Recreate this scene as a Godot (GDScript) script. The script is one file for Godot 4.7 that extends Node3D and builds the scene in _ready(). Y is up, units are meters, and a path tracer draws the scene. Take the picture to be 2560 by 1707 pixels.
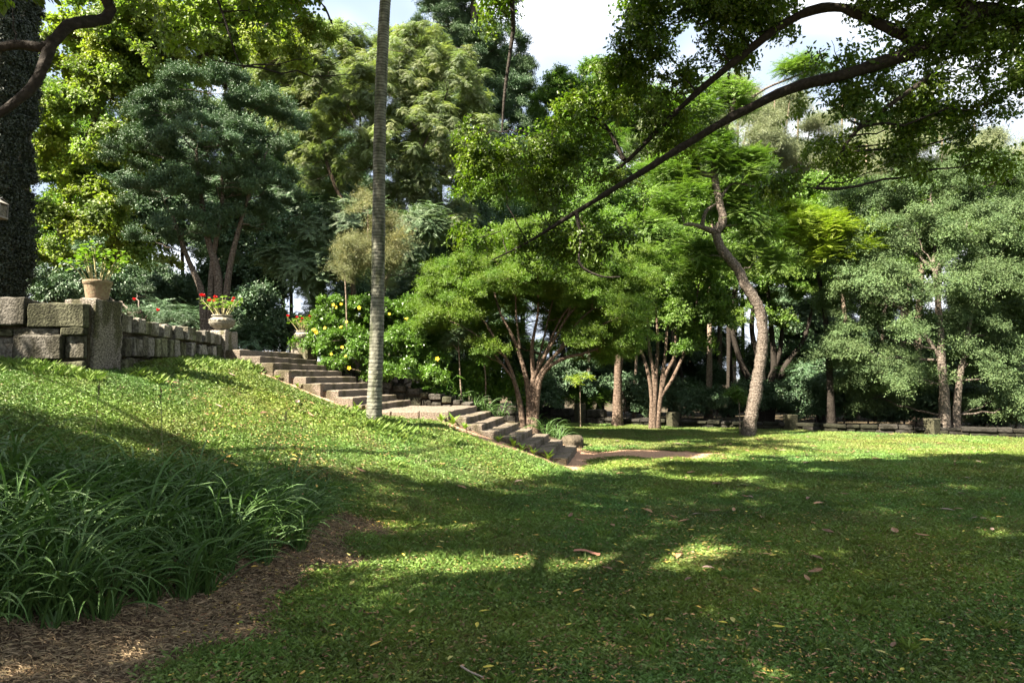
extends Node3D
# A shaded garden lawn below a stone staircase, with urns, a palm trunk and a ring of trees.
# Units are metres, y up; the camera stands 1.6 m above the lawn and looks along -Z.

const EYE := Vector3(0, 1.6, 0)
const FOCAL := 1707.0
var look := Basis(Vector3.RIGHT, atan(90.5 / 1707.0))
var rng := RandomNumberGenerator.new()
var lumps := FastNoiseLite.new()
var patchy := FastNoiseLite.new()
var used := {}
var sun_dir := Vector3(0.74, -1.0, -0.54).normalized()
var M := {}
var C := {}


# ---------------------------------------------------------------- measuring
func at(u: float, v: float, d: float) -> Vector3:      # the point d metres away that was measured at (u, v) on the photograph
	var r := look * Vector3((u - 1280.0) / FOCAL, (853.5 - v) / FOCAL, -1.0)
	return EYE + r * (d / -r.z)


func lerp_table(t: Array, x: float) -> float:
	if x <= t[0][0]:
		return t[0][1]
	for i in range(1, t.size()):
		if x <= t[i][0]:
			return lerpf(t[i - 1][1], t[i][1], (x - t[i - 1][0]) / (t[i][0] - t[i - 1][0]))
	return t[t.size() - 1][1]


const TOE := [[-10.0, -4.5], [0.0, -3.0], [4.0, -2.35], [7.0, -1.5], [10.0, -0.05], [12.5, 0.9], [14.0, 1.1], [17.0, 1.3], [22.0, 0.0], [32.0, -3.0], [60.0, -6.0]]
const CAP := [[-10.0, 1.3], [4.0, 1.5], [8.5, 1.78], [9.5, 1.86], [13.0, 2.02], [30.0, 2.1]]
const STAIR_FALL := [[-2.6, 0.0], [-2.1, 0.06], [0.0, 0.82], [1.5, 0.9], [3.75, 1.76], [4.2, 1.92], [5.0, 2.06]]
var P0 := Vector3(-1.145, 0, -12.45)


func height(x: float, z: float) -> float:
	var d := -z
	var s := lerp_table(TOE, d) - x
	var h := 0.36 * (sqrt(s * s + 0.5) + s) * 0.5
	var cap := lerp_table(CAP, d)
	var k := clampf(0.5 + 0.5 * (cap - h) / 0.45, 0.0, 1.0)
	h = lerpf(cap, h, k) - 0.45 * k * (1.0 - k)
	var t := -(x - P0.x) * 0.988 + (d - 12.45) * 0.156
	var w := smoothstep(-2.3, -0.35, (d - 12.45) + (x - P0.x) * 0.156) * (1.0 - smoothstep(2.6, 4.2, (d - 12.45) + (x - P0.x) * 0.156))
	w *= smoothstep(-3.2, -2.3, t) * (1.0 - smoothstep(4.6, 5.6, t))
	h = lerpf(h, lerp_table(STAIR_FALL, t), w)
	var terrace := (1.0 - smoothstep(-5.85, -5.6, x)) * smoothstep(9.15, 9.4, d)
	h = lerpf(h, 2.1, terrace)
	h += smoothstep(30.0, 60.0, d) * -2.5 * smoothstep(0.0, 10.0, x)
	return h + 0.018 * lumps.get_noise_2d(x * 9.0, z * 9.0)


func ground_at(x: float, d: float) -> Vector3:
	return Vector3(x, height(x, -d), -d)


func slope(x: float, z: float) -> Vector3:
	var e := 0.15
	return Vector3(height(x - e, z) - height(x + e, z), 2.0 * e, height(x, z - e) - height(x, z + e)).normalized()


# ---------------------------------------------------------------- meshes
class Shape:
	var v := PackedVector3Array()
	var n := PackedVector3Array()
	var c := PackedColorArray()
	var i := PackedInt32Array()

	func tri(a: Vector3, b: Vector3, d: Vector3, col: Color) -> void:
		var nn := (d - a).cross(b - a).normalized()
		var at0 := v.size()
		v.append_array([a, b, d])
		n.append_array([nn, nn, nn])
		c.append_array([col, col, col])
		i.append_array([at0, at0 + 1, at0 + 2])

	func mesh() -> ArrayMesh:
		var a := []
		a.resize(Mesh.ARRAY_MAX)
		a[Mesh.ARRAY_VERTEX] = v
		a[Mesh.ARRAY_NORMAL] = n
		a[Mesh.ARRAY_COLOR] = c
		a[Mesh.ARRAY_INDEX] = i
		var m := ArrayMesh.new()
		m.add_surface_from_arrays(Mesh.PRIMITIVE_TRIANGLES, a)
		return m


func tube(s: Shape, pts: Array, radii: Array, sides: int, col: Color, rough := 0.0, closed := true) -> void:
	var first := s.v.size()
	var up := Vector3.UP
	for k in pts.size():
		var p: Vector3 = pts[k]
		var f: Vector3 = (pts[mini(k + 1, pts.size() - 1)] - pts[maxi(k - 1, 0)])
		f = f.normalized() if f.length() > 1e-6 else Vector3.UP
		var side := f.cross(Vector3(0.31, 0.1, 0.95)).normalized() if absf(f.y) > 0.6 else f.cross(up).normalized()
		var fw := side.cross(f).normalized()
		for j in sides:
			var a := TAU * j / sides
			var nn := side * cos(a) + fw * sin(a)
			var r: float = radii[k]
			if rough > 0.0:
				r *= 1.0 + rough * lumps.get_noise_3dv((p + nn * r) * 60.0) + rough * 0.8 * lumps.get_noise_3d(p.x * 9.0 + nn.x * 40.0, p.y * 7.0, p.z * 9.0 + nn.z * 40.0)
			s.v.append(p + nn * r)
			s.n.append(nn)
			s.c.append(col)
	for k in pts.size() - 1:
		for j in sides:
			var a := first + k * sides + j
			var b := first + k * sides + (j + 1) % sides
			s.i.append_array([a, b, a + sides, b, b + sides, a + sides])
	if closed:
		var e := s.v.size()
		s.v.append(pts[pts.size() - 1])
		s.n.append((pts[pts.size() - 1] - pts[pts.size() - 2]).normalized())
		s.c.append(col)
		for j in sides:
			s.i.append_array([first + (pts.size() - 1) * sides + j, first + (pts.size() - 1) * sides + (j + 1) % sides, e])


func leaf(s: Shape, p: Vector3, dir: Vector3, face: Vector3, ll: float, lw: float, col: Color, full := false, curl := 0.15) -> void:
	dir = dir.normalized()
	var side := dir.cross(face)
	side = side.normalized() if side.length() > 1e-4 else dir.cross(Vector3(0.3, 0.8, 0.5)).normalized()
	var up := side.cross(dir)
	if full:
		var a := p
		var b := p + dir * ll * 0.32 + side * lw * 0.46 + up * lw * 0.14
		var b2 := p + dir * ll * 0.32 - side * lw * 0.46 + up * lw * 0.14
		var e := p + dir * ll * 0.7 + side * lw * 0.36 + up * (lw * 0.08 - ll * curl * 0.5)
		var e2 := p + dir * ll * 0.7 - side * lw * 0.36 + up * (lw * 0.08 - ll * curl * 0.5)
		var m := p + dir * ll * 0.5 - up * ll * curl * 0.2
		var t := p + dir * ll - up * ll * curl
		s.tri(a, b, m, col)
		s.tri(b, e, m, col)
		s.tri(e, t, m, col)
		s.tri(a, m, b2, col)
		s.tri(b2, m, e2, col)
		s.tri(e2, m, t, col)
	else:
		var q := p + dir * ll * 0.45
		var b := q + side * lw * 0.5 + up * lw * 0.15
		var b2 := q - side * lw * 0.5 + up * lw * 0.15
		var t := p + dir * ll - up * ll * curl
		s.tri(p, b, t, col)
		s.tri(p, t, b2, col)


func rv() -> Vector3:
	return Vector3(rng.randfn(), rng.randfn(), rng.randfn()).normalized()


func tint(spread := 0.25, warm := 0.0) -> Color:
	var k := 1.0 + rng.randf_range(-spread, spread)
	var w := rng.randf() * warm
	return Color(k * (1.0 + w), k * (1.0 + w * 0.35), k * (1.0 - 0.3 * w))


func clump_leaves(seed_: int, twigs: int, reach: float, per: int, ll: float, lw: float, droop: float, flat: float, full: bool, warm: float) -> Mesh:
	rng.seed = seed_
	var s := Shape.new()
	for t in twigs:
		var dir := rv()
		dir.y = absf(dir.y) * (1.0 - flat) + rng.randf_range(-0.25, 0.15)
		dir = dir.normalized()
		var len_ := reach * rng.randf_range(0.55, 1.1)
		for k in per:
			var f := (k + rng.randf()) / per
			var p := dir * len_ * (0.15 + 0.85 * f) + rv() * reach * 0.1 - Vector3.UP * droop * reach * f * f * 0.5
			var side := dir.cross(rv()).normalized()
			var ld := (dir * 0.6 + side * 0.8 + Vector3.DOWN * droop).normalized()
			var face := (Vector3.UP * 0.9 + rv() * 0.7).normalized()
			leaf(s, p, ld, face, ll * rng.randf_range(0.65, 1.2), lw * rng.randf_range(0.7, 1.2), tint(0.28, warm), full)
	return s.mesh()


func clump_fronds(seed_: int, n: int, len_: float, pairs: int, ll: float, lw: float, arch: float, lift: float) -> Mesh:
	rng.seed = seed_
	var s := Shape.new()
	for t in n:
		var yaw := rng.randf() * TAU
		var dir := Vector3(cos(yaw), lift + rng.randf_range(-0.35, 0.5), sin(yaw)).normalized()
		var start := rv() * len_ * 0.3
		var l := len_ * rng.randf_range(0.6, 1.15)
		var side := dir.cross(Vector3.UP).normalized()
		var col := tint(0.25, 0.2)
		for k in pairs:
			var f := (k + 0.5) / pairs
			var p := start + dir * l * f - Vector3.UP * arch * l * f * f
			var along := (dir - Vector3.UP * 2.0 * arch * f).normalized()
			var up := side.cross(along).normalized()
			var size := ll * (1.0 - 0.55 * absf(f - 0.45)) * rng.randf_range(0.8, 1.15)
			for sg in [-1.0, 1.0]:
				leaf(s, p, side * sg + along * 0.45 - up * 0.25, up + rv() * 0.35, size, lw, col * rng.randf_range(0.85, 1.15), false, 0.05)
	return s.mesh()


func rough_box(s: Shape, lo: Vector3, hi: Vector3, bevel: float, amp: float, cell: float, col: Color, spin := Basis(), centre := Vector3.INF, freq := 6.0, stain := Color(0.45, 0.43, 0.38), much := 0.0) -> void:
	var half := (hi - lo) * 0.5
	var mid := (hi + lo) * 0.5 if centre == Vector3.INF else centre
	var b := minf(bevel, minf(half.x, minf(half.y, half.z)) * 0.9)
	var inner := half - Vector3.ONE * b
	var seed_off := Vector3(rng.randf(), rng.randf(), rng.randf()) * 100.0
	for axis in 3:
		var u := (axis + 1) % 3
		var w := (axis + 2) % 3
		for sg in [-1.0, 1.0]:
			var nu := clampi(int(ceil(half[u] * 2.0 / cell)), 2, 40) + 2
			var nw := clampi(int(ceil(half[w] * 2.0 / cell)), 2, 40) + 2
			var first := s.v.size()
			for iu in nu + 1:
				for iw in nw + 1:
					var p := Vector3.ZERO
					p[axis] = half[axis] * sg
					var fu := clampf((iu - 1.0) / (nu - 2.0), 0.0, 1.0)
					var fw := clampf((iw - 1.0) / (nw - 2.0), 0.0, 1.0)
					p[u] = lerpf(-inner[u], inner[u], fu) if iu > 0 and iu < nu else (-half[u] if iu == 0 else half[u])
					p[w] = lerpf(-inner[w], inner[w], fw) if iw > 0 and iw < nw else (-half[w] if iw == 0 else half[w])
					var q := p.clamp(-inner, inner)
					var nn := (p - q).normalized()
					p = q + nn * b
					p += nn * amp * (lumps.get_noise_3dv((p + seed_off) * freq * 10.0) + 0.5 * lumps.get_noise_3dv((p + seed_off) * freq * 28.0))
					s.v.append(mid + spin * p)
					s.n.append(spin * nn)
					var blot := smoothstep(0.12 - much, 0.3 - much, lumps.get_noise_3d((p.x + seed_off.x) * 70.0, (p.y + seed_off.y) * 22.0, (p.z + seed_off.z) * 70.0)) if much > 0.0 else 0.0
					s.c.append(col * Color.WHITE.lerp(stain, blot))
			for iu in nu:
				for iw in nw:
					var a := first + iu * (nw + 1) + iw
					if sg < 0.0:
						s.i.append_array([a, a + nw + 1, a + 1, a + 1, a + nw + 1, a + nw + 2])
					else:
						s.i.append_array([a, a + 1, a + nw + 1, a + nw + 1, a + 1, a + nw + 2])


func lathe(s: Shape, prof: Array, sides: int, col: Color, flute := 0.0, f_lo := 0.0, f_hi := 0.0, amp := 0.0) -> void:
	var first := s.v.size()
	for k in prof.size():
		var a: Vector2 = prof[maxi(k - 1, 0)]
		var b: Vector2 = prof[mini(k + 1, prof.size() - 1)]
		var dir := (b - a).normalized()
		for j in sides:
			var th := TAU * j / sides
			var r: float = prof[k].x
			if flute > 0.0 and prof[k].y > f_lo and prof[k].y < f_hi:
				r += flute * absf(sin(th * 11.0))
			r += amp * lumps.get_noise_3d(cos(th) * 30.0, prof[k].y * 120.0, sin(th) * 30.0)
			s.v.append(Vector3(cos(th) * r, prof[k].y, sin(th) * r))
			s.n.append(Vector3(cos(th) * dir.y, -dir.x, sin(th) * dir.y).normalized())
			s.c.append(col)
	for k in prof.size() - 1:
		for j in sides:
			var a := first + k * sides + j
			var b := first + k * sides + (j + 1) % sides
			s.i.append_array([a, b, a + sides, b, b + sides, a + sides])


# ---------------------------------------------------------------- nodes
func numbered(called: String) -> String:
	used[called] = used.get(called, -1) + 1
	return called if used[called] == 0 else "%s_%03d" % [called, used[called]]


func thing(called: String, label: String, category: String, where: Vector3, group := "") -> Node3D:
	var o := Node3D.new()
	o.name = numbered(called)
	add_child(o)
	o.position = where
	tag(o, label, category, group)
	return o


func tag(o: Node, label: String, category := "", group := "", kind := "") -> void:
	o.set_meta("label", label)
	if category:
		o.set_meta("category", category)
	if group:
		o.set_meta("group", group)
	if kind:
		o.set_meta("kind", kind)


func part(parent: Node, called: String, mesh: Mesh, mat: Material, where := Transform3D(), kind := "") -> MeshInstance3D:
	var o := MeshInstance3D.new()
	o.name = called if parent != self else numbered(called)
	o.mesh = mesh
	o.material_override = mat
	o.transform = where
	if kind:
		o.set_meta("kind", kind)
	parent.add_child(o, true)
	return o


func scatter(parent: Node, called: String, mesh: Mesh, mat: Material, xf: Array, cols: Array) -> MultiMeshInstance3D:
	var mm := MultiMesh.new()
	mm.transform_format = MultiMesh.TRANSFORM_3D
	mm.use_colors = true
	mm.mesh = mesh
	mm.instance_count = xf.size()
	for k in xf.size():
		mm.set_instance_transform(k, xf[k])
		mm.set_instance_color(k, cols[k])
	var o := MultiMeshInstance3D.new()
	o.name = called if parent != self else numbered(called)
	o.multimesh = mm
	o.material_override = mat
	o.set_meta("kind", "stuff")
	parent.add_child(o, true)
	return o


# ---------------------------------------------------------------- materials
func lin(r: float, g: float, b: float) -> Color:
	return Color(r, g, b).linear_to_srgb()


func noise_tex(freq: float, stops: Array, seed_: int, octaves := 4, normal := false, size := 512, bump := 6.0) -> NoiseTexture2D:
	var n := FastNoiseLite.new()
	n.seed = seed_
	n.noise_type = FastNoiseLite.TYPE_SIMPLEX_SMOOTH
	n.frequency = freq
	n.fractal_octaves = octaves
	var t := NoiseTexture2D.new()
	t.width = size
	t.height = size
	t.seamless = true
	t.noise = n
	t.as_normal_map = normal
	t.bump_strength = bump
	if stops:
		var g := Gradient.new()
		g.offsets = PackedFloat32Array()
		g.colors = PackedColorArray()
		var off := PackedFloat32Array()
		var cols := PackedColorArray()
		for s in stops:
			off.append(s[0])
			cols.append(lin(s[1], s[2], s[3]))
		g.offsets = off
		g.colors = cols
		t.color_ramp = g
	return t


func leaf_mat(r: float, g: float, b: float, through := 0.6, rough := 0.5) -> StandardMaterial3D:
	var m := StandardMaterial3D.new()
	m.albedo_color = lin(r, g, b)
	m.vertex_color_use_as_albedo = true
	m.roughness = rough
	m.metallic_specular = 0.45
	m.cull_mode = BaseMaterial3D.CULL_DISABLED
	m.backlight_enabled = true
	m.backlight = Color(through * 0.93, through, through * 0.62)
	return m


func grain_mat(tex: Texture2D, scale: float, nrm: Texture2D, nscale: float, rough := 0.9) -> StandardMaterial3D:
	var m := StandardMaterial3D.new()
	m.albedo_texture = tex
	m.vertex_color_use_as_albedo = true
	m.roughness = rough
	m.metallic_specular = 0.3
	m.uv1_triplanar = true
	m.uv1_world_triplanar = true
	m.uv1_scale = Vector3.ONE * scale
	if nrm:
		m.normal_enabled = true
		m.normal_texture = nrm
		m.normal_scale = nscale
	return m


func make_materials() -> void:
	var nrm := noise_tex(0.03, [], 5, 5, true)
	M.stone = grain_mat(noise_tex(0.018, [[0.0, 0.07, 0.063, 0.05], [0.35, 0.17, 0.155, 0.125], [0.6, 0.25, 0.23, 0.195], [0.8, 0.32, 0.295, 0.25], [1.0, 0.15, 0.16, 0.09]], 11, 6), 1.7, nrm, 1.7)
	M.granite = grain_mat(noise_tex(0.03, [[0.0, 0.045, 0.042, 0.03], [0.38, 0.12, 0.106, 0.083], [0.55, 0.22, 0.192, 0.16], [0.75, 0.29, 0.255, 0.215], [1.0, 0.36, 0.32, 0.27]], 12, 6), 2.0, nrm, 2.0)
	M.step = grain_mat(noise_tex(0.03, [[0.0, 0.05, 0.041, 0.031], [0.38, 0.105, 0.086, 0.066], [0.6, 0.175, 0.145, 0.113], [0.85, 0.24, 0.2, 0.16], [1.0, 0.12, 0.12, 0.072]], 13, 6), 2.1, nrm, 1.8)
	M.bark = grain_mat(noise_tex(0.03, [[0.0, 0.03, 0.022, 0.017], [0.45, 0.075, 0.06, 0.047], [0.7, 0.145, 0.122, 0.1], [1.0, 0.22, 0.195, 0.16]], 14, 6), 1.1, nrm, 1.6)
	M.pale_bark = grain_mat(noise_tex(0.025, [[0.0, 0.07, 0.05, 0.036], [0.4, 0.14, 0.105, 0.077], [0.7, 0.24, 0.19, 0.145], [1.0, 0.33, 0.28, 0.22]], 15, 6), 0.9, nrm, 1.2)
	M.brown_bark = grain_mat(noise_tex(0.025, [[0.0, 0.03, 0.02, 0.014], [0.4, 0.075, 0.052, 0.037], [0.7, 0.14, 0.102, 0.075], [1.0, 0.22, 0.175, 0.135]], 25, 6), 1.0, nrm, 1.2)
	M.dark_bark = grain_mat(noise_tex(0.03, [[0.0, 0.01, 0.008, 0.006], [0.5, 0.022, 0.018, 0.014], [1.0, 0.055, 0.046, 0.037]], 16, 6), 1.1, nrm, 1.4)  # near black so that sunlit boughs look backlit; shade put into the colour
	M.palm = grain_mat(noise_tex(0.02, [[0.0, 0.07, 0.07, 0.055], [0.45, 0.13, 0.13, 0.1], [0.7, 0.185, 0.185, 0.145], [1.0, 0.24, 0.24, 0.19]], 17, 5), 0.8, nrm, 0.7)
	M.clay = grain_mat(noise_tex(0.02, [[0.0, 0.09, 0.062, 0.038], [0.45, 0.18, 0.125, 0.08], [0.7, 0.19, 0.165, 0.1], [1.0, 0.27, 0.22, 0.16]], 18, 5), 2.0, nrm, 0.5)
	M.soil = grain_mat(noise_tex(0.05, [[0.0, 0.45, 0.45, 0.45], [0.5, 0.85, 0.85, 0.85], [1.0, 1.3, 1.3, 1.3]], 19, 6), 0.8, nrm, 1.5, 1.0)
	M.metal = grain_mat(null, 1.0, null, 0.0, 0.5)
	M.pane = StandardMaterial3D.new()
	M.pane.albedo_color = Color(0.85, 0.87, 0.85, 0.55)
	M.pane.roughness = 0.4
	M.pane.transparency = BaseMaterial3D.TRANSPARENCY_ALPHA
	M.turf = leaf_mat(0.115, 0.195, 0.036, 0.6, 0.6)
	M.litter = leaf_mat(1, 1, 1, 0.2, 0.8)
	M.lily = leaf_mat(0.062, 0.13, 0.028, 0.6, 0.6)
	M.petal = leaf_mat(1, 1, 1, 0.5, 0.6)
	M.plane_leaf = leaf_mat(0.15, 0.225, 0.055, 1.0)
	M.dark_leaf = leaf_mat(0.06, 0.115, 0.056, 0.5, 0.5)
	M.pale_feather = leaf_mat(0.17, 0.225, 0.125, 1.0)
	M.blue_feather = leaf_mat(0.10, 0.16, 0.082, 0.7)
	M.olive = leaf_mat(0.15, 0.175, 0.08, 0.5)
	M.glossy = leaf_mat(0.08, 0.165, 0.024, 0.85, 0.3)
	M.fan = leaf_mat(0.10, 0.188, 0.026, 0.95)
	M.feather = leaf_mat(0.11, 0.20, 0.045, 1.0)
	M.bright = leaf_mat(0.21, 0.30, 0.03, 0.9)
	M.grey_green = leaf_mat(0.08, 0.135, 0.052, 0.75, 0.7)
	M.wispy = leaf_mat(0.165, 0.205, 0.115, 0.6)
	M.overhead = leaf_mat(0.075, 0.14, 0.018, 1.0, 0.4)
	M.ivy = leaf_mat(0.016, 0.026, 0.014, 0.3, 0.6)  # albedo lowered to stand in for shade on the tower's ivy
	M.geranium = leaf_mat(0.13, 0.22, 0.03, 0.9, 0.6)


func make_clumps() -> void:
	for k in 3:
		C.get_or_add("plane", []).append(clump_leaves(100 + k, 44, 0.5, 12, 0.095, 0.08, 0.35, 0.35, true, 0.5))
		C.get_or_add("broad", []).append(clump_leaves(110 + k, 44, 0.45, 14, 0.08, 0.046, 0.3, 0.3, false, 0.25))
		C.get_or_add("tuft", []).append(clump_leaves(120 + k, 90, 0.34, 11, 0.06, 0.028, -0.25, 0.2, false, 0.1))
		C.get_or_add("fine", []).append(clump_leaves(130 + k, 46, 0.5, 20, 0.05, 0.012, 0.25, 0.1, false, 0.4))
		C.get_or_add("hang", []).append(clump_fronds(140 + k, 40, 0.34, 13, 0.05, 0.016, 0.6, 0.3))
		C.get_or_add("frond", []).append(clump_fronds(150 + k, 38, 0.46, 14, 0.06, 0.02, 0.3, 0.25))
		C.get_or_add("layer", []).append(clump_fronds(160 + k, 42, 0.5, 13, 0.06, 0.02, 0.1, 0.0))
		C.get_or_add("near", []).append(clump_leaves(170 + k, 22, 0.34, 10, 0.066, 0.036, 0.45, 0.4, true, 0.3))
		C.get_or_add("near_fine", []).append(clump_leaves(180 + k, 10, 0.32, 12, 0.05, 0.026, 0.3, 0.3, true, 0.35))
		C.get_or_add("ivy", []).append(clump_leaves(190 + k, 30, 0.3, 11, 0.06, 0.05, 0.6, 0.2, false, 0.1))
		C.get_or_add("glossy", []).append(clump_leaves(200 + k, 34, 0.3, 12, 0.085, 0.032, 0.2, 0.2, true, 0.15))
		C.get_or_add("mixed", []).append(clump_fronds(145 + k, 36, 0.36, 13, 0.05, 0.016, 0.55, 0.3))
		C.get_or_add("small", []).append(clump_leaves(210 + k, 50, 0.34, 14, 0.04, 0.02, 0.15, 0.5, false, 0.3))


# ---------------------------------------------------------------- trees
func smooth_path(pts: Array, per: int) -> Array:
	var out := []
	for k in pts.size() - 1:
		var a: Vector3 = pts[maxi(k - 1, 0)]
		var b: Vector3 = pts[k]
		var c: Vector3 = pts[k + 1]
		var d: Vector3 = pts[mini(k + 2, pts.size() - 1)]
		for j in per:
			out.append(b.cubic_interpolate(c, a, d, float(j) / per))
	out.append(pts[pts.size() - 1])
	return out


func in_lit_gap(p: Vector3, gaps: Array) -> bool:
	for g in gaps:
		var t := (p.y - 0.1) / -sun_dir.y
		var q := p + sun_dir * t
		var e := Vector2((q.x - g[0]) / g[2], (-q.z - g[1]) / g[3])
		if e.length() + 0.75 * lumps.get_noise_2d(q.x * 26.0, q.z * 40.0) < 1.0:
			return true
	return false


# stems: [[points], radius at the foot, radius at the end]; lobes: [centre, radii]
func tree(called: String, label: String, base: Vector3, stems: Array, lobes: Array, o: Dictionary) -> Node3D:
	rng.seed = hash(label) + int(base.x * 97.0) + int(base.z * 31.0)
	var root := thing(called, label, o.get("category", "tree"), base, o.get("group", ""))
	var bark: Material = M[o.get("bark", "bark")]
	var sk := PackedVector3Array()
	var sides: int = o.get("sides", 9)
	for st in stems:
		var path := smooth_path(st[0], o.get("per", 5))
		var radii := []
		for k in path.size():
			var f := float(k) / (path.size() - 1)
			var r := lerpf(st[1], st[2], pow(f, 0.8))
			if st.size() < 4:
				r *= 1.0 + 0.5 * exp(-f * path.size() * 0.9)
			radii.append(r)
			sk.append(path[k])
			path[k] = path[k] - base + rv() * r * 0.05
		var wood := Shape.new()
		tube(wood, path, radii, sides, Color.WHITE, o.get("rough", 0.14))
		part(root, "trunk" if st.size() < 4 else "bough", wood.mesh(), bark)
	var limbs := Shape.new()
	var sets: Array = C[o.clumps]
	var xf := []
	var cols := []
	for k in sets.size():
		xf.append([])
		cols.append([])
	var dens: float = o.get("density", 3.0) * 1.05
	var size: float = o.get("size", 1.0)
	var cut: float = o.get("cut", -0.1)
	var freq: float = o.get("freq", 9.0)
	var up: float = o.get("up", 0.7)
	var inner: float = o.get("inner", 0.45)
	var twig_every: int = o.get("twig_every", 3)
	var low: float = o.get("low", -0.75)
	var gaps: Array = o.get("gaps", [])
	for lobe in lobes:
		var c0: Vector3 = lobe[0]
		var rr: Vector3 = lobe[1]
		var own := PackedVector3Array()
		if sk.size() and o.get("limbs", true):
			var best := sk[0]
			var bd := 1e9
			for q in sk:
				var dd := q.distance_to(c0) + maxf(0.0, q.y - c0.y + 0.2) * 1.5
				if dd < bd:
					bd = dd
					best = q
			var end := c0 + Vector3.UP * rr.y * 0.2
			var lr: float = clampf(bd * 0.018, 0.015, 0.09) * o.get("limb", 1.0)
			var path := []
			for j in 8:
				var f := j / 7.0
				path.append(best.lerp(end, f) + rv() * bd * 0.035 * sin(f * PI) + Vector3.DOWN * bd * 0.1 * sin(f * PI) * (0.4 if end.y > best.y else -0.8))
				own.append(path[j])
				path[j] -= base
			var radii := []
			for j in 8:
				radii.append(lerpf(lr, lr * 0.3, j / 7.0))
			tube(limbs, path, radii, 6, Color.WHITE, 0.15)
		var n := int(dens * pow(rr.x * rr.y * rr.z, 2.0 / 3.0) * 4.0 * PI * (1.0 if lobe.size() < 3 else lobe[2]))
		for k in n:
			var dir := rv()
			if dir.y < low:
				dir.y = -dir.y
			var f := pow(rng.randf(), 0.45)
			f = inner + (1.0 - inner) * f
			var wob := 1.0 + 0.35 * lumps.get_noise_3dv((c0 + dir * 2.0) * 14.0)
			var p := c0 + dir * rr * f * wob
			if lumps.get_noise_3dv(p * freq) < cut - 0.08:
				continue
			if gaps and in_lit_gap(p, gaps):
				continue
			if p.y < base.y + o.get("floor", 0.15):
				continue
			var axis := (dir * (1.0 - up) + Vector3.UP * up + rv() * 0.25).normalized()
			var b := Basis(Quaternion(Vector3.UP, axis)) * Basis(Vector3.UP, rng.randf() * TAU)
			var sc := size * rng.randf_range(0.75, 1.25)
			var w := rng.randi() % sets.size()
			xf[w].append(Transform3D(b.scaled(Vector3.ONE * sc), p - base))
			cols[w].append(tint(o.get("vary", 0.16), o.get("warm", 0.12)))
			if own.size() and k % twig_every == 0:
				var best := own[0]
				var bd := 1e9
				for q in own:
					var dd := q.distance_squared_to(p)
					if dd < bd:
						bd = dd
						best = q
				var mid := best.lerp(p, 0.5) + rv() * sqrt(bd) * 0.12
				var tr: float = clampf(sqrt(bd) * 0.012, 0.006, 0.02) * o.get("twig", 1.0)
				tube(limbs, [best - base, mid - base, p - base], [tr, tr * 0.7, tr * 0.3], 4, Color.WHITE, 0.0, false)
				if rng.randf() < 0.5:
					own.append(mid)
	if limbs.v.size():
		part(root, "branches", limbs.mesh(), bark, Transform3D(), "stuff")
	for k in sets.size():
		if xf[k].size():
			scatter(root, "crown", sets[k], M[o.leaf], xf[k], cols[k])
	return root


func lobes_at(d: float, list: Array, deep := 0.9, full := 1.0) -> Array:     # [u, v, half width, half height, nearer or farther] measured on the photograph, each at its own distance
	var out := []
	for l in list:
		var dd: float = d + (l[4] if l.size() > 4 else 0.0)
		var rx: float = l[2] / FOCAL * dd
		var ry: float = l[3] / FOCAL * dd
		out.append([at(l[0], l[1], dd), Vector3(rx, ry, (rx + ry) * 0.5 * deep), full])
	return out


func path_at(d: float, list: Array) -> Array:
	var out := []
	for l in list:
		out.append(at(l[0], l[1], d + (l[2] if l.size() > 2 else 0.0)))
	return out


func foot(u: float, v: float, d: float) -> Vector3:
	var p := at(u, v, d)
	p.y = height(p.x, p.z) - 0.03
	return p


func rooted(d: float, list: Array, more := 0.0) -> Array:     # a stem whose first point is set on the ground
	var p := path_at(d, list)
	p[0] = Vector3(p[0].x, height(p[0].x, p[0].z) - 0.06 - more, p[0].z)
	return p


# ---------------------------------------------------------------- sky and view
func sky_picture() -> ImageTexture:
	var im := Image.create_empty(1024, 512, false, Image.FORMAT_RGBF)
	var n := FastNoiseLite.new()
	n.seed = 4
	n.frequency = 1.3
	n.fractal_octaves = 6
	for y in 512:
		var el := (0.5 - (y + 0.5) / 512.0) * PI
		for x in 1024:
			var az := (x + 0.5) / 1024.0 * TAU
			var dir := Vector3(cos(az) * cos(el), sin(el), sin(az) * cos(el))
			var air := Color(0.095, 0.118, 0.158).lerp(Color(0.125, 0.14, 0.165), pow(1.0 - clampf(dir.y, 0.0, 1.0), 4.0))
			if dir.y < 0.0:
				air = Color(0.09, 0.09, 0.07)
			else:
				var w := smoothstep(-0.3, 0.3, n.get_noise_3d(dir.x, dir.y * 1.9, dir.z))
				var white := Color(0.31, 0.315, 0.325) * (0.84 + 0.55 * n.get_noise_3d(dir.x * 3.0 + 7.0, dir.y * 5.0, dir.z * 3.0))
				air = air.lerp(white, w * 0.95)
			im.set_pixel(x, y, air)
	return ImageTexture.create_from_image(im)


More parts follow.
